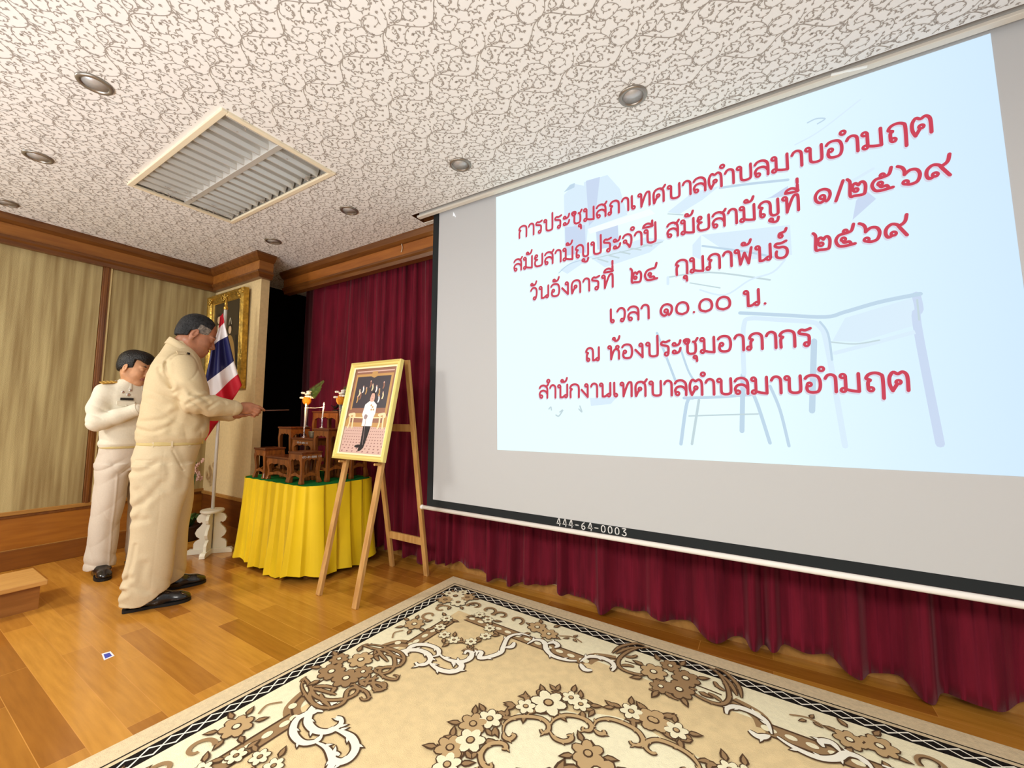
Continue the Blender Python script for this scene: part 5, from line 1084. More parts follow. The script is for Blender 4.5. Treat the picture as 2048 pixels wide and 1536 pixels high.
def head_shape(fd, T, old=False):
    S = T.sc
    e = lambda c, r, k=.02, op='u', M=None: fd.ell(c, np.array(r)*S, k, T, M, op)
    cn = lambda a, b, ra, rb, k=.02: fd.cone(a, b, ra*S, rb*S, k, T)
    e((-.012, 0, .035), (.096, .076, .088)); e((.022, 0, -.030), (.070, .062, .090), .03)
    for sg in (1, -1):
        cn((-.012, sg*.056, -.060), (.058, sg*.014, -.104), .020, .018, .025); e((.055, sg*.036, -.038), (.028, .024, .028), .025)
    e((.066, 0, -.106), (.022, .024, .018), .02); 
    cn((.082, 0, .004), (.106, 0, -.036), .008, .0125, .012); e((.098, .012, -.042), (.011, .008, .008), .008); e((.098, -.012, -.042), (.011, .008, .008), .008)
    e((.078, .032, .016), (.016, .026, .008), .015); e((.078, -.032, .016), (.016, .026, .008), .015)
    for sg in (1, -1):
        e((.093, sg*.031, -.004), (.014, .019, .011), .012, 's'); e((.072, sg*.031, -.004), (.0165, .0165, .0150), .004); e((.079, sg*.031, .0035), (.011, .017, .0055), .004)
    e((.086, 0, -.066), (.012, .023, .0055), .006); e((.084, 0, -.077), (.012, .019, .0065), .006); e((.097, 0, -.0715), (.008, .022, .0016), .003, 's')
    for sg in (1, -1):
        M = Frame((0, 0, 0), yaw=sg*.35, pitch=.15).M
        e((-.012, sg*.079, -.012), (.020, .008, .034), .008, 'u', M); e((-.006, sg*.086, -.008), (.011, .006, .020), .004, 's', M); e((-.010, sg*.078, -.042), (.010, .006, .010), .006)
    if old: e((.06, 0, -.085), (.03, .045, .03), .03); e((.01, 0, -.10), (.05, .045, .028), .03)
def eyes(T, parent, look=(1, 0, -.35)):
    for sg in (1, -1):
        b = MB(); c = T((.0715, sg*.031, -.0065)); r = .0150*T.sc; b.ball(tuple(c), r, 10, 0)
        d = T.M @ np.array([1, look[1], look[2]*.3]); d /= np.linalg.norm(d); b.ball(tuple(c+d*r*.62), r*.46, 8, 1)
        b.build('eye', [M_eye, M_iris], parent, smooth=True)
def hand_relaxed(fd, w, T, k=.006): pass
def shoe(name_parent, c, yaw, L, mats):
    T = Frame(c, yaw); f = Field((c[0]-.26, c[1]-.26, -.02), (c[0]+.26, c[1]+.26, .18), .005)
    f.cone((-.095, 0, .045), (.02, 0, .043), .041, .043, .02, T); f.cone((.02, 0, .040), (.105, .004, .032), .043, .036, .03, T); f.ell((.125, .004, .028), (.048, .040, .026), .02, T)
    f.cone((-.085, 0, .05), (-.07, 0, .105), .040, .042, .02, T)
    f.put(lambda X, Y, Z: (Z+0*X+0*Y-.016), (c[0]-.3, c[1]-.3, -.02), (c[0]+.3, c[1]+.3, .05), 0, 's')
    o = f.build('shoe', mats[0], name_parent)
    s = MB(); P = [(-.140, -.024), (-.125, -.040), (-.06, -.040), (.0, -.037), (.06, -.045), (.12, -.044), (.160, -.028), (.176, .002), (.162, .032), (.12, .046), (.05, .046), (-.02, .037), (-.09, .041), (-.128, .036), (-.142, .014)]
    Q = crom(P, 4, True); A = T.M @ np.array([1, 0, 0]); B = T.M @ np.array([0, 1, 0])
    s.prism([tuple(q) for q in Q], A, B, (0, 0, 1), (c[0], c[1], .0015), .0165); s.build('sole', mats[1], o)
    return o
def collar(parent, c, rx, ry, tilt, h, m, gap=.5, flare=.02):
    n = 36; V = []; K = 6
    for i in range(n+1):
        a = gap/2+(2*PI-gap)*i/n; ca, sa = math.cos(a), math.sin(a); zt = c[2]-tilt*ca
        fr = max(0, ca)**3
        for (o, dz) in ((.0, -.03), (.002, .0), (.006, .003), (.010, .0), (.010+flare, -h-.02*fr), (.006+flare, -h-.02*fr)):
            V.append((c[0]+(rx+o)*ca, c[1]+(ry+o)*sa, zt+dz))
    Fs = [(i*K+k, i*K+(k+1) % K, (i+1)*K+(k+1) % K, (i+1)*K+k) for i in range(n) for k in range(K)]+[tuple(range(K)), tuple(n*K+k for k in range(K))[::-1]]
    b = MB(); b.add(V, Fs); return b.build('collar', m, parent, smooth=True)
# ------------------------------------------------------------------ the older man bowing towards the altar
M_skin1 = mat('skin_tan_older', (170, 112, 82), .45, .4, noise=.12, nscale=30, bump=.06, bscale=160); M_skin2 = mat('skin_warm_young', (206, 152, 112), .48, .35, noise=.06, nscale=30)
M_cloth1 = mat('uniform_khaki', (206, 187, 150), .85, .15, noise=.02, nscale=120, bump=.10, bscale=45); M_cloth1b = mat('uniform_khaki_trousers', (206, 189, 156), .85, .15, noise=.02, nscale=120, bump=.10, bscale=40)
M_cloth2 = mat('uniform_pale_shirt', (224, 217, 197), .85, .15, noise=.02, nscale=120, bump=.12, bscale=40); M_cloth2b = mat('uniform_pale_trousers', (208, 196, 180), .85, .15, noise=.02, nscale=120, bump=.12, bscale=36)
M_shoe = mat('shoe_leather_black', (20, 18, 18), .22, .5, coat=.4); M_sole = mat('shoe_sole_black', (12, 11, 11), .6)
M_belt = mat('belt_khaki', (196, 176, 118), .7); M_dark = mat('near_black', (16, 13, 12), .6)
def grooves(lines, vmax):
    """pressed-in fold lines on one side of a garment; each is (path in the u-z plane, width, depth)"""
    def fn(X, Y, Z):
        X, Z = np.meshgrid(X.ravel(), Z.ravel(), indexing='ij')
        D = np.zeros_like(X)
        for P, w, dp in lines:
            w = w*1.35; dp = dp*.78; P = crom(P, 4); dist = np.full(X.shape, 9., np.float32)
            for a, b in zip(P[:-1], P[1:]):
                ab = b-a; t = np.clip(((X-a[0])*ab[0]+(Z-a[1])*ab[1])/(ab@ab+1e-9), 0, 1); dist = np.minimum(dist, np.hypot(X-a[0]-t*ab[0], Z-a[1]-t*ab[1]))
            D += dp*np.exp(-(dist/w)**2)-.45*dp*np.exp(-((dist-2.2*w)/(w*1.1))**2)
        return D[:, None, :]*(Y < vmax)
    return fn
def older_man():
    pn = thing('person', 'older man in khaki uniform bowing and holding a thin lighting stick towards the altar', 'person', (-3.28, 1.13, 0), math.radians(67))
    T = Frame((.094, -.01, 1.688), 0.05, math.radians(24), 0, 1.08)
    # body: one continuous skin surface
    f = Field((-.30, -.36, -.01), (.56, .36, 1.84), .004)
    f.loft([(.90, -.02, 0, .13, .15), (1.05, .01, 0, .155, .155), (1.25, .01, 0, .145, .165), (1.40, .005, 0, .125, .18), (1.47, .005, 0, .10, .16), (1.53, .01, 0, .07, .09)], .0)
    f.cone((-.005, 0, 1.48), (.045, -.003, 1.62), .068, .062, .05); f.cone((.03, 0, 1.60), T((-.02, 0, -.03)), .060, .062, .04)
    head_shape(f, T, True)
    for sg, hp in ((-1, (-.03, -.09, .92)), (1, (-.02, .09, .92))):
        kn = (-.03 if sg < 0 else .03, sg*.115, .50); an = (-.075 if sg < 0 else -.02, sg*.13, .085)
        f.cone(hp, kn, .088, .060, .04); f.cone(kn, an, .060, .040, .03); f.cone((an[0]-.02, an[1], .045), (an[0]+.13, an[1], .035), .030, .026, .02)
    f.chain([(.03, -.165, 1.45), (.10, -.205, 1.225), (.345, -.088, 1.198)], [.058, .045, .030], .03)
    f.chain([(.03, .165, 1.45), (.12, .19, 1.20), (.325, .055, 1.155)], [.058, .045, .030], .03)
    # right hand: palm, four fingers curling in, thumb and forefinger pinching the stick
    f.cone((.345, -.088, 1.198), (.375, -.080, 1.200), .029, .028, .01); f.ell((.400, -.078, 1.199), (.044, .019, .040), .012)
    f.cone((.372, -.078, 1.218), (.425, -.076, 1.222), .020, .013, .012); f.cone((.375, -.078, 1.180), (.418, -.074, 1.176), .020, .012, .012)
    f.chain([(.425, -.079, 1.222), (.462, -.078, 1.211), (.488, -.066, 1.196), (.502, -.056, 1.185)], [.0115, .0105, .0095, .008], .003)
    f.chain([(.430, -.081, 1.206), (.468, -.082, 1.188), (.474, -.066, 1.170), (.455, -.054, 1.168)], [.0115, .0105, .0095, .0085], .003)
    f.chain([(.427, -.080, 1.189), (.460, -.080, 1.168), (.461, -.064, 1.153), (.441, -.053, 1.155)], [.011, .010, .009, .008], .003)
    f.chain([(.418, -.076, 1.173), (.445, -.076, 1.153), (.444, -.062, 1.141), (.427, -.052, 1.144)], [.0095, .009, .008, .007], .003)
    f.chain([(.372, -.066, 1.222), (.415, -.048, 1.226), (.456, -.046, 1.210), (.492, -.048, 1.189)], [.015, .0125, .0105, .0085], .005)
    # left hand cupped below and behind the right wrist
    f.cone((.325, .055, 1.155), (.352, .035, 1.152), .028, .027, .01); f.ell((.375, .018, 1.152), (.040, .034, .017), .012)
    for i, y in enumerate((.042, .022, .002, -.018)):
        L = (.040, .046, .043, .034)[i]; f.chain([(.402, y, 1.153), (.402+L*.7, y-.014, 1.156), (.402+L, y-.030, 1.168)], [.0105, .0095, .008], .003)
    f.chain([(.358, .052, 1.160), (.388, .056, 1.176), (.412, .044, 1.188)], [.013, .0105, .0085], .005)
    def reg(Cn):
        q = T.inv(Cn); return np.where((np.abs(q[:, 1]) < .024) & (q[:, 2] > -.084) & (q[:, 2] < -.062) & (q[:, 0] > .078), 1, 0)
    f.build('body', [M_skin1, M_lip], pn, reg)
    eyes(T, pn)
    # hair: receding, grey at the temples
    h = Field((-.12, -.14, 1.55), (.30, .14, 1.86), .004)
    h.ell((-.016, 0, .034), np.array((.099, .083, .094))*1.08, .01, T); h.ell((-.055, 0, -.02), np.array((.052, .068, .06))*1.08, .03, T)
    def cut(X, Y, Z):
        d = (X-T.o[0], Y-T.o[1], Z-T.o[2]); q = [(T.M[0, i]*d[0]+T.M[1, i]*d[1]+T.M[2, i]*d[2])/T.sc for i in range(3)]
        hairline = np.maximum(q[0]-(.030+.0*q[2]+.022*np.clip((np.abs(q[1])-.045)/.02, 0, 1)*(q[2] < .05)), (.055-q[2])*.5*(q[0] > .03)-.0)
        low = np.maximum((-.028+.55*np.clip(q[0]+.03, 0, 1)+.28*np.clip(-q[0]-.05, -1, 0))-q[2], -.2)
        low2 = (-.030-.35*np.clip(-.02-q[0], 0, .2))-q[2]
        side = np.where(q[0] > -.035, (.004+.25*np.clip(q[0]-.02, 0, 1))-q[2], low2)
        return np.maximum(q[0]-.052, side)*T.sc+.0015*np.sin(q[0]*260+q[2]*140)*np.sin(q[1]*220)
    sl, X, Y, Z = h._sl(h.lo, h.lo+h.res*h.n); h.a[sl] = np.maximum(h.a[sl], cut(X, Y, Z).astype(np.float32))
    def hreg(Cn): q = T.inv(Cn); return np.where((q[:, 0] > -.01) & (np.abs(q[:, 1]) > .05) & (q[:, 2] < .055), 1, 0)
    h.build('hair', [mat('hair_dark_greying', (20, 20, 22), .6, .25, col2=(46, 46, 48), nscale=60, bump=.5, bscale=150), mat('hair_grey', (150, 138, 126), .6, .3, col2=(96, 88, 82), nscale=70, bump=.5, bscale=150)], pn, hreg)
    eb = Field((-.05, -.12, 1.55), (.32, .12, 1.80), .003)
    for sg in (1, -1): eb.chain([(.086, sg*.016, .020), (.089, sg*.032, .025), (.076, sg*.050, .020)], [.004, .0045, .003], .004, T)
    eb.build('eyebrow', mat('eyebrow_grey', (70, 60, 54), .7), pn)
    # shirt with long sleeves
    s = Field((-.30, -.36, .93), (.40, .36, 1.70), .005)
    s.loft([(.965, -.004, 0, .160, .178), (1.0, .004, 0, .178, .190), (1.05, .009, 0, .182, .192), (1.12, .012, 0, .180, .190), (1.24, .012, 0, .170, .192), (1.32, .010, 0, .165, .200), (1.40, .006, 0, .152, .206), (1.46, .004, 0, .134, .198), (1.51, .006, 0, .116, .165), (1.55, .010, 0, .100, .125), (1.60, .008, 0, .078, .088), (1.63, .008, 0, .064, .074)], .0, 2.3)
    s.chain([(.042, -.172, 1.455), (.074, -.205, 1.345), (.110, -.212, 1.240)], [.074, .071, .064], .03); s.chain([(.112, -.215, 1.235), (.20, -.165, 1.208), (.322, -.100, 1.197)], [.070, .064, .050], .02)
    s.chain([(.045, .178, 1.455), (.085, .200, 1.335), (.13, .195, 1.21)], [.080, .080, .070], .03); s.chain([(.13, .195, 1.21), (.21, .145, 1.175), (.305, .070, 1.155)], [.068, .062, .048], .02)
    rg = lambda t: 1-2*np.abs(np.sin(t))**.6
    s.put(lambda X, Y, Z: (.5*rg(X*13+Z*19+Y*5+.6*np.sin(Z*21))+.4*rg(X*17-Z*24+2+.5*np.sin(X*33)))*.0016*np.clip((1.52-Z)/.2, .2, 1), s.lo, s.lo+s.res*s.n, 0, 'add')
    # pull-folds from armpit to waist and at the elbow
    def folds(X, Y, Z):
        t = (X+.10)*.55+(Z-1.30); g = np.exp(-((X+.02)/.13)**2)*np.exp(-((Z-1.22)/.16)**2)*(Y < -.05)
        el = np.exp(-(((X-.12)/.07)**2+((Z-1.23)/.07)**2))*(Y < -.12)
        w = np.exp(-((Z-1.02)/.035)**2)
        return .0055*rg(t*30+.4*np.sin(Z*30))*g+.0060*rg((X*.8+Z)*52+Y*8)*el+.004*rg(X*22+Y*26+Z*9)*w
    s.put(folds, s.lo, s.lo+s.res*s.n, 0, 'add')
    gm = lambda px, py: (-.026+(px-338)*.00264, 1.483-(py-720)*.00294)
    s.put(grooves([([gm(*q) for q in L], w, d) for L, w, d in (
        ([(333,724),(337,748),(349,776)], .007, .008), ([(340,722),(352,708),(376,701)], .004, .004), ([(320,738),(334,764),(352,786)], .008, .007), ([(330,748),(346,776)], .006, .005),
        ([(362,783),(363,810),(358,842),(350,866)], .012, .008), ([(283,862),(318,869),(348,856)], .008, .007), ([(296,848),(334,843),(352,828)], .009, .006), ([(310,800),(335,812),(352,808)], .012, .005),
        ([(377,812),(396,800),(421,789)], .007, .008), ([(384,790),(404,796),(418,806)], .006, .006), ([(418,818),(438,803),(450,806)], .006, .005), ([(352,760),(372,772),(384,790)], .010, .004), ([(400,868),(410,850),(404,830)], .010, .006))], -.03), s.lo, s.lo+s.res*s.n, 0, 'add')
    # armhole seam as a shallow groove
    def seam(X, Y, Z):
        q = np.sqrt(((X-.035)/.082)**2+((Z-1.445)/.105)**2); return .0045*np.exp(-((q-1)*.085/.005)**2)*(np.abs(Y) > .10)*(Z > 1.36)
    s.put(seam, s.lo, s.lo+s.res*s.n, 0, 'add')
    shirt = s.build('shirt', M_cloth1, pn)
    for nm, a, b, r in (('cuff', (.300, -.113, 1.199), (.326, -.098, 1.197), .051), ('cuff', (.285, .086, 1.158), (.308, .067, 1.154), .049)):
        c = MB(); c.tube([a, tuple((np.array(a)+b)/2), b], [r+.001, r+.002, r+.001], 24); c.build(nm, M_cloth1, shirt, smooth=False, bevel=.002)
    collar(shirt, (.030, 0, 1.606), .072, .078, .050, .042, M_cloth1, .55, .022)
    for sg in (1, -1):
        ep = MB(); ep.bar((.012, sg*.078, 1.572), (.030, sg*.160, 1.532), .046, .006, up=(.1, sg*.35, 1)); ep.build('shoulder_strap', M_cloth1, shirt, bevel=.002)
        ep = MB(); ep.bar((.058, sg*.095, 1.556), (.062, sg*.130, 1.540), .014, .006, up=(.3, sg*.35, 1)); ep.build('rank_tab', M_dark, shirt)
    pk = MB(); 
    # trousers: two wide legs
    t = Field((-.30, -.32, .01), (.30, .32, 1.02), .005)
    t.loft([(.80, -.030, 0, .150, .185), (.88, -.024, 0, .163, .186), (.94, -.012, 0, .163, .182), (.985, -.004, 0, .158, .178), (.995, -.004, 0, .156, .176)], 0, 2.3)
    cutR = lambda X, Y, Z: (.040+np.clip(X+.07, 0, 1)*.55-.02*0)-Z
    t.loft([(.01, -.068, -.128, .112, .090), (.12, -.058, -.128, .112, .088), (.35, -.045, -.122, .110, .086), (.53, -.036, -.112, .114, .090), (.70, -.028, -.098, .136, .098), (.84, -.028, -.092, .150, .098)], .02, 2.2, cut=cutR)
    cutL = lambda X, Y, Z: (.040+np.clip(X-.02, 0, 1)*.55)-Z
    t.loft([(.01, .004, .130, .106, .090), (.12, .004, .130, .106, .088), (.35, .008, .122, .106, .086), (.53, .014, .112, .112, .090), (.70, -.002, .098, .130, .098), (.84, -.020, .092, .146, .098)], .02, 2.2, cut=cutL)
    def tf(X, Y, Z):
        sw = .0020*np.sin(Z*13+X*24+.8*np.sin(Z*9+Y*12))+.0008*rg(Z*9+X*13+1.3)
        hemf = .0035*rg(Z*30+X*16+Y*14)*np.exp(-((Z-.11)/.06)**2); kn = .0010*rg(Z*20+X*14)*np.exp(-((Z-.56)/.10)**2)
        hip = .0018*rg((Z+X*1.1)*29)*np.exp(-((Z-.77)/.06)**2)
        return sw*np.clip((.97-Z)/.1, 0, 1)+hemf+kn+hip
    t.put(tf, t.lo, t.lo+t.res*t.n, 0, 'add')
    def crease(X, Y, Z):   # side seam, pocket slit, back pocket line
        sm = np.exp(-((X+.02+.03*(Z<.5)*(.5-Z))/.0035)**2)*(Y < -.06)*(Z < .93)*.0016
        p = np.abs((X-.052)*.9-(Z-.86)*-.42)/1.0; pk = np.exp(-(p/.004)**2)*(Y < -.05)*((Z > .80) & (Z < .935))*.006
        bp = np.exp(-((Z-.875)/.004)**2)*((X < -.07) & (X > -.155))*(Y < -.03)*.004
        return sm+pk+bp
    t.put(crease, t.lo, t.lo+t.res*t.n, 0, 'add')
    t.put(grooves([([gm(*q) for q in L], w, d) for L, w, d in (
        ([(277,1028),(298,1018),(323,998),(339,974)], .012, .009), ([(277,1036),(294,1048),(318,1044)], .012, .006), ([(304,1092),(300,1130),(292,1166)], .006, .005), ([(270,938),(290,950),(312,945),(332,928)], .012, .007),
        ([(250,1176),(268,1190),(290,1180)], .010, .010), ([(254,1164),(276,1166),(300,1154)], .010, .007), ([(330,1180),(318,1160),(322,1130)], .012, .006), ([(345,930),(352,955),(346,985)], .012, .006), ([(366,905),(378,940),(377,985)], .014, .005), ([(300,985),(312,1010),(304,1040)], .012, .005))], -.02), t.lo, t.lo+t.res*t.n, 0, 'add')
    tr = t.build('trousers', M_cloth1b, pn)
    b = Field((-.24, -.26, .93), (.24, .26, 1.03), .004); b.loft([(.958, -.005, 0, .163, .184), (.962, -.005, 0, .165, .185), (.990, -.003, 0, .164, .184), (.995, -.003, 0, .162, .182)], 0, 2.3); bl = b.build('belt', M_belt, pn)
    for a in (-2.6, -2.0, -1.45, -.9, .9, 1.5, 2.1, 2.7):
        m = MB(); x, y = -.004+.166*math.cos(a), .186*math.sin(a); m.box((-.005, -.004, .950), (.005, .004, 1.000), 0, Matrix.Rotation(a+PI/2, 3, 'Z'), (x, y, 0)); m.build('belt_loop', M_cloth1b, tr)
    bk = MB(); bk.box((.158, -.022, .958), (.166, .022, .996)); bk.build('buckle', M_brass, bl, bevel=.002)
    for c, yaw in (((-.015, -.132, 0), -.06), ((.055, .132, 0), .10)): shoe(pn, c, yaw, .3, (M_shoe, M_sole))
    # the stick he holds
    A = math.radians(67); R = np.array([[math.cos(A), -math.sin(A)], [math.sin(A), math.cos(A)]]); q = lambda u, v, z: (*(np.array([-3.28, 1.13])+R @ np.array([u, v])), z)
    k = MB(); k.tube([q(.470, -.046, 1.183), q(.660, -.048, 1.191)], .0035, 8); tag(k.build('incense_stick', mat('stick_brown', (92, 58, 44), .6), smooth=True), 'thin brown stick pointing to the candles from the older man\'s right hand', 'stick')
older_man()
# ------------------------------------------------------------------ the younger man with his hands raised together
def younger_man():
    pn = thing('person', 'younger dark-haired man in pale uniform with gold shoulder boards standing behind, hands pressed together', 'person', (-4.14, 1.17, 0), math.radians(8))
    T = Frame((.080, -.045, 1.502), math.radians(32), math.radians(13), math.radians(-3), .98)
    f = Field((-.28, -.36, -.01), (.42, .36, 1.68), .004)
    f.loft([(.86, -.01, 0, .115, .145), (.98, .0, 0, .12, .145), (1.12, .01, -.015, .115, .148), (1.25, .02, -.03, .105, .16), (1.32, .03, -.035, .088, .14), (1.37, .035, -.04, .06, .08)], 0)
    f.cone((.03, -.04, 1.33), (.055, -.045, 1.43), .058, .054, .04); f.cone((.055, -.045, 1.42), T((-.02, 0, -.04)), .054, .058, .03)
    head_shape(f, T)
    for sg in (-1, 1):
        hp = (-.01, sg*.085, .86); kn = (.01, sg*.105, .47); an = (-.03, sg*.115, .085)
        f.cone(hp, kn, .068, .052, .04); f.cone(kn, an, .055, .037, .03); f.cone((an[0]-.02, an[1], .045), (an[0]+.12, an[1], .035), .028, .025, .02)
    f.chain([(.02, -.165, 1.30), (.075, -.225, 1.085), (.235, -.055, 1.195)], [.052, .040, .027], .03)
    f.chain([(.02, .125, 1.325), (.05, .215, 1.085), (.240, .045, 1.195)], [.052, .040, .027], .03)
    for sg in (-1, 1):     # palms together, fingers upright
        y0 = -.004+sg*.016; w = (.235, -.055, 1.195) if sg < 0 else (.240, .045, 1.195)
        f.cone(w, (.250, y0, 1.222), .026, .022, .012); f.ell((.258, y0, 1.255), (.036, .014, .046), .012)
        for i, (dx, L) in enumerate(((-.026, .066), (-.009, .076), (.008, .072), (.024, .056))):
            f.chain([(.258+dx, y0, 1.290), (.254+dx, y0-sg*.003, 1.290+L*.55), (.248+dx, y0-sg*.006, 1.290+L)], [.0092, .0085, .0072], .003)
        f.chain([(.236, y0+sg*.004, 1.232), (.218, y0-sg*.001, 1.262), (.214, y0-sg*.006, 1.292)], [.012, .010, .008], .004)
    def reg(Cn):
        q = T.inv(Cn); return np.where((np.abs(q[:, 1]) < .024) & (q[:, 2] > -.084) & (q[:, 2] < -.062) & (q[:, 0] > .078), 1, 0)
    f.build('body', [M_skin2, M_lip], pn, reg); eyes(T, pn)
    h = Field((-.12, -.20, 1.36), (.28, .18, 1.70), .004)
    h.ell((-.014, 0, .046), np.array((.106, .090, .094))*.98, .01, T); h.ell((-.050, 0, -.01), np.array((.058, .074, .062))*.98, .03, T); h.ell((.045, .0, .085), np.array((.056, .066, .046))*.98, .03, T)
    def cut(X, Y, Z):
        d = (X-T.o[0], Y-T.o[1], Z-T.o[2]); q = [(T.M[0, i]*d[0]+T.M[1, i]*d[1]+T.M[2, i]*d[2])/T.sc for i in range(3)]
        front = np.where(q[0] > .035, .056+.010*np.sin(q[1]*70)-.25*np.clip(q[0]-.075, 0, .05)-q[2], -.2)
        sd = np.where((q[0] <= .035) & (q[0] > -.005), (-.012)-q[2], -.2)
        bk = np.where(q[0] <= -.005, (.012-.5*np.clip(-q[0]-.01, 0, .14)*1.1-.02)-q[2], -.2)
        return np.maximum(np.maximum(front, sd), bk)*T.sc+.0022*np.sin(q[0]*190+q[2]*120)*np.sin(q[1]*170)
    sl, X, Y, Z = h._sl(h.lo, h.lo+h.res*h.n); h.a[sl] = np.maximum(h.a[sl], cut(X, Y, Z).astype(np.float32))
    h.build('hair', mat('hair_black', (15, 13, 13), .42, .4, bump=.6, bscale=120), pn)
    eb = Field((-.05, -.2, 1.42), (.26, .14, 1.60), .003)
    for sg in (1, -1): eb.chain([(.086, sg*.014, .019), (.090, sg*.032, .025), (.076, sg*.052, .018)], [.0035, .0042, .0028], .004, T)
    eb.build('eyebrow', mat('eyebrow_black', (30, 24, 22), .7), pn)
    s = Field((-.28, -.38, .88), (.36, .40, 1.48), .005)
    s.loft([(.905, -.004, 0, .128, .168), (.93, .0, 0, .142, .178), (.98, .004, -.004, .142, .172), (1.10, .012, -.012, .136, .168), (1.22, .020, -.026, .128, .174), (1.29, .026, -.034, .116, .174), (1.335, .030, -.038, .098, .152), (1.375, .036, -.040, .080, .104), (1.41, .042, -.042, .062, .068)], 0, 2.3)
    s.chain([(.022, -.185, 1.315), (.045, -.220, 1.20), (.075, -.232, 1.09)], [.060, .058, .055], .03); s.chain([(.075, -.232, 1.09), (.15, -.150, 1.135), (.220, -.073, 1.184)], [.055, .051, .042], .02)
    s.chain([(.022, .110, 1.315), (.035, .17, 1.20), (.05, .21, 1.09)], [.066, .066, .060], .03); s.chain([(.05, .21, 1.09), (.14, .13, 1.135), (.224, .062, 1.184)], [.060, .054, .043], .02)
    def sf(X, Y, Z):
        el = np.exp(-(((Y+.232)/.08)**2+((Z-1.12)/.09)**2+((X-.08)/.1)**2))
        rg = lambda t: 1-2*np.abs(np.sin(t))**.6
        return (.5*rg(Z*15+Y*11+X*6)+.4*rg(Y*18-Z*14+1))*.0020+.006*rg((Z+Y*.7)*46)*el+.004*rg(Z*26+Y*18)*np.exp(-((Z-.97)/.04)**2)
    s.put(sf, s.lo, s.lo+s.res*s.n, 0, 'add'); sh = s.build('shirt', M_cloth2, pn)
    collar(sh, (.050, -.042, 1.402), .060, .064, .022, .040, M_cloth2, .7, .022)
    c = MB(); a, b_ = np.array((.198, -.094, 1.172)), np.array((.226, -.066, 1.188)); c.tube([a, (a+b_)/2, b_], [.046, .047, .046], 24); c.build('cuff', M_cloth2, sh, bevel=.002)
    c = MB(); a, b_ = np.array((.202, .082, 1.172)), np.array((.230, .057, 1.188)); c.tube([a, (a+b_)/2, b_], [.046, .047, .046], 24); c.build('cuff', M_cloth2, sh, bevel=.002)
    M_gb = mat('gold_braid', (214, 172, 84), .4, .5, metal=.5, bump=.4, bscale=120)
    for sg in (-1, 1):
        yb = -.040; p0 = np.array((.036, yb+sg*.075, 1.392)); p1 = np.array((.030, yb+sg*.175, 1.376))
        e = MB(); e.bar(p0, p1, .050, .008, up=(0.25, -sg*.12, 1)); eb_ = e.build('shoulder_board', M_gb, sh, bevel=.002)
        for k in range(3):
            q = p0+(p1-p0)*(.38+.2*k); e = MB(); e.bar(q-(p1-p0)*.04, q+(p1-p0)*.04, .052, .004, up=(0.25, -sg*.12, 1)); o = e.build('braid_bar', mat('gold_braid_bright', (244, 210, 120), .35, .5, metal=.5), eb_); o.location = (.002, 0, .0048)
        q = p0+(p1-p0)*.16; e = MB(); e.ball(tuple(q+np.array((.002, 0, .007))), (.010, .010, .004), 7); e.build('board_button', M_silver, eb_, smooth=True)
    def on_chest(y, z): 
        i = [np.interp(z, [1.10, 1.22, 1.29, 1.335], c) for c in ([.012, .020, .026, .030], [-.012, -.026, -.034, -.038], [.136, .128, .116, .098], [.168, .174, .174, .152])]
        v = abs((y-i[1])/i[3])**2.3; return i[0]+i[2]*max(0, 1-v)**(1/2.3)+.004
    x = on_chest(-.105, 1.262); tg = MB(); tg.box((-.003, -.036, -.0085), (.004, .036, .0085), 0, Matrix.Rotation(-.22, 3, 'Z'), (x+.003, -.105, 1.262)); tg.build('name_tag', M_dark, sh)
    for (y, z, r) in ((-.098, 1.294, .012), (-.125, 1.312, .010), (-.085, 1.326, .009)):
        e = MB(); e.ball((on_chest(y, z)+.003, y, z), (.004, r, r), 7); e.build('badge', M_silver, sh, smooth=True)
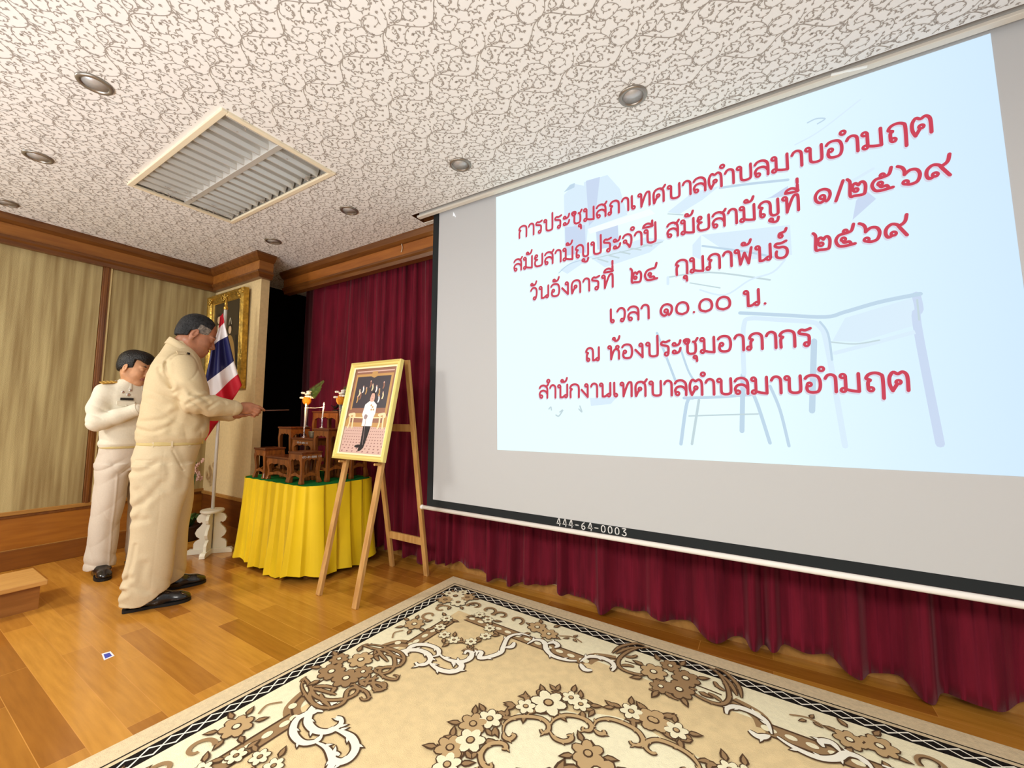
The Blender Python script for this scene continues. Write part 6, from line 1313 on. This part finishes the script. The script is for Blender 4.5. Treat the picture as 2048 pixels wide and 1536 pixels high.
    x = on_chest(-.108, 1.205); pk = MB(); pk.prism([(-.05, 0), (.05, 0), (.05, -.026), (0, -.042), (-.05, -.026)], (math.sin(.22), math.cos(.22), 0), (0, 0, 1), (math.cos(.22), -math.sin(.22), 0), (x-.004, -.108, 1.245), .008); pk.build('pocket_flap', M_cloth2, sh, bevel=.002)
    e = MB(); e.ball((x+.006, -.106, 1.214), (.004, .006, .006), 6); e.build('button', M_cloth2, sh, smooth=True)
    t = Field((-.28, -.30, .01), (.28, .30, .96), .005)
    t.loft([(.74, -.02, 0, .128, .172), (.82, -.014, 0, .134, .172), (.90, -.004, 0, .128, .166), (.935, 0, 0, .126, .164)], 0, 2.3)
    for sg in (-1, 1):
        t.loft([(.02, -.008, sg*.118, .098, .076), (.12, -.010, sg*.116, .096, .074), (.35, -.004, sg*.110, .092, .078), (.50, .006, sg*.102, .096, .082), (.66, -.004, sg*.092, .110, .088), (.78, -.014, sg*.086, .126, .088)], .015, 2.1, cut=lambda X, Y, Z: (.045+np.clip(X-.02, 0, 1)*.3)-Z)
    def tf(X, Y, Z):
        cr = -.004*np.exp(-((np.abs(Y)-.108)/.006)**2)*(X > .03)*(Z < .72)
        rg = lambda t: 1-2*np.abs(np.sin(t))**.6
        return .0024*rg(Z*8+X*13+Y*9)+.0018*rg(Z*15-Y*17)+.005*rg(Z*30+Y*14)*np.exp(-((Z-.10)/.05)**2)+.005*rg((Z+np.abs(Y)*.8)*32)*np.exp(-((Z-.76)/.06)**2)+cr
    t.put(tf, t.lo, t.lo+t.res*t.n, 0, 'add'); t.build('trousers', M_cloth2b, pn)
    b = Field((-.20, -.22, .89), (.20, .22, .95), .004); b.loft([(.898, 0, 0, .131, .169), (.902, 0, 0, .133, .171), (.928, 0, 0, .133, .171), (.932, 0, 0, .131, .169)], 0, 2.3); b.build('belt', M_belt, pn)
    for c, yaw in (((.035, -.122, 0), -.30), ((.030, .120, 0), .12)): shoe(pn, c, yaw, .3, (M_shoe, M_sole))
younger_man()
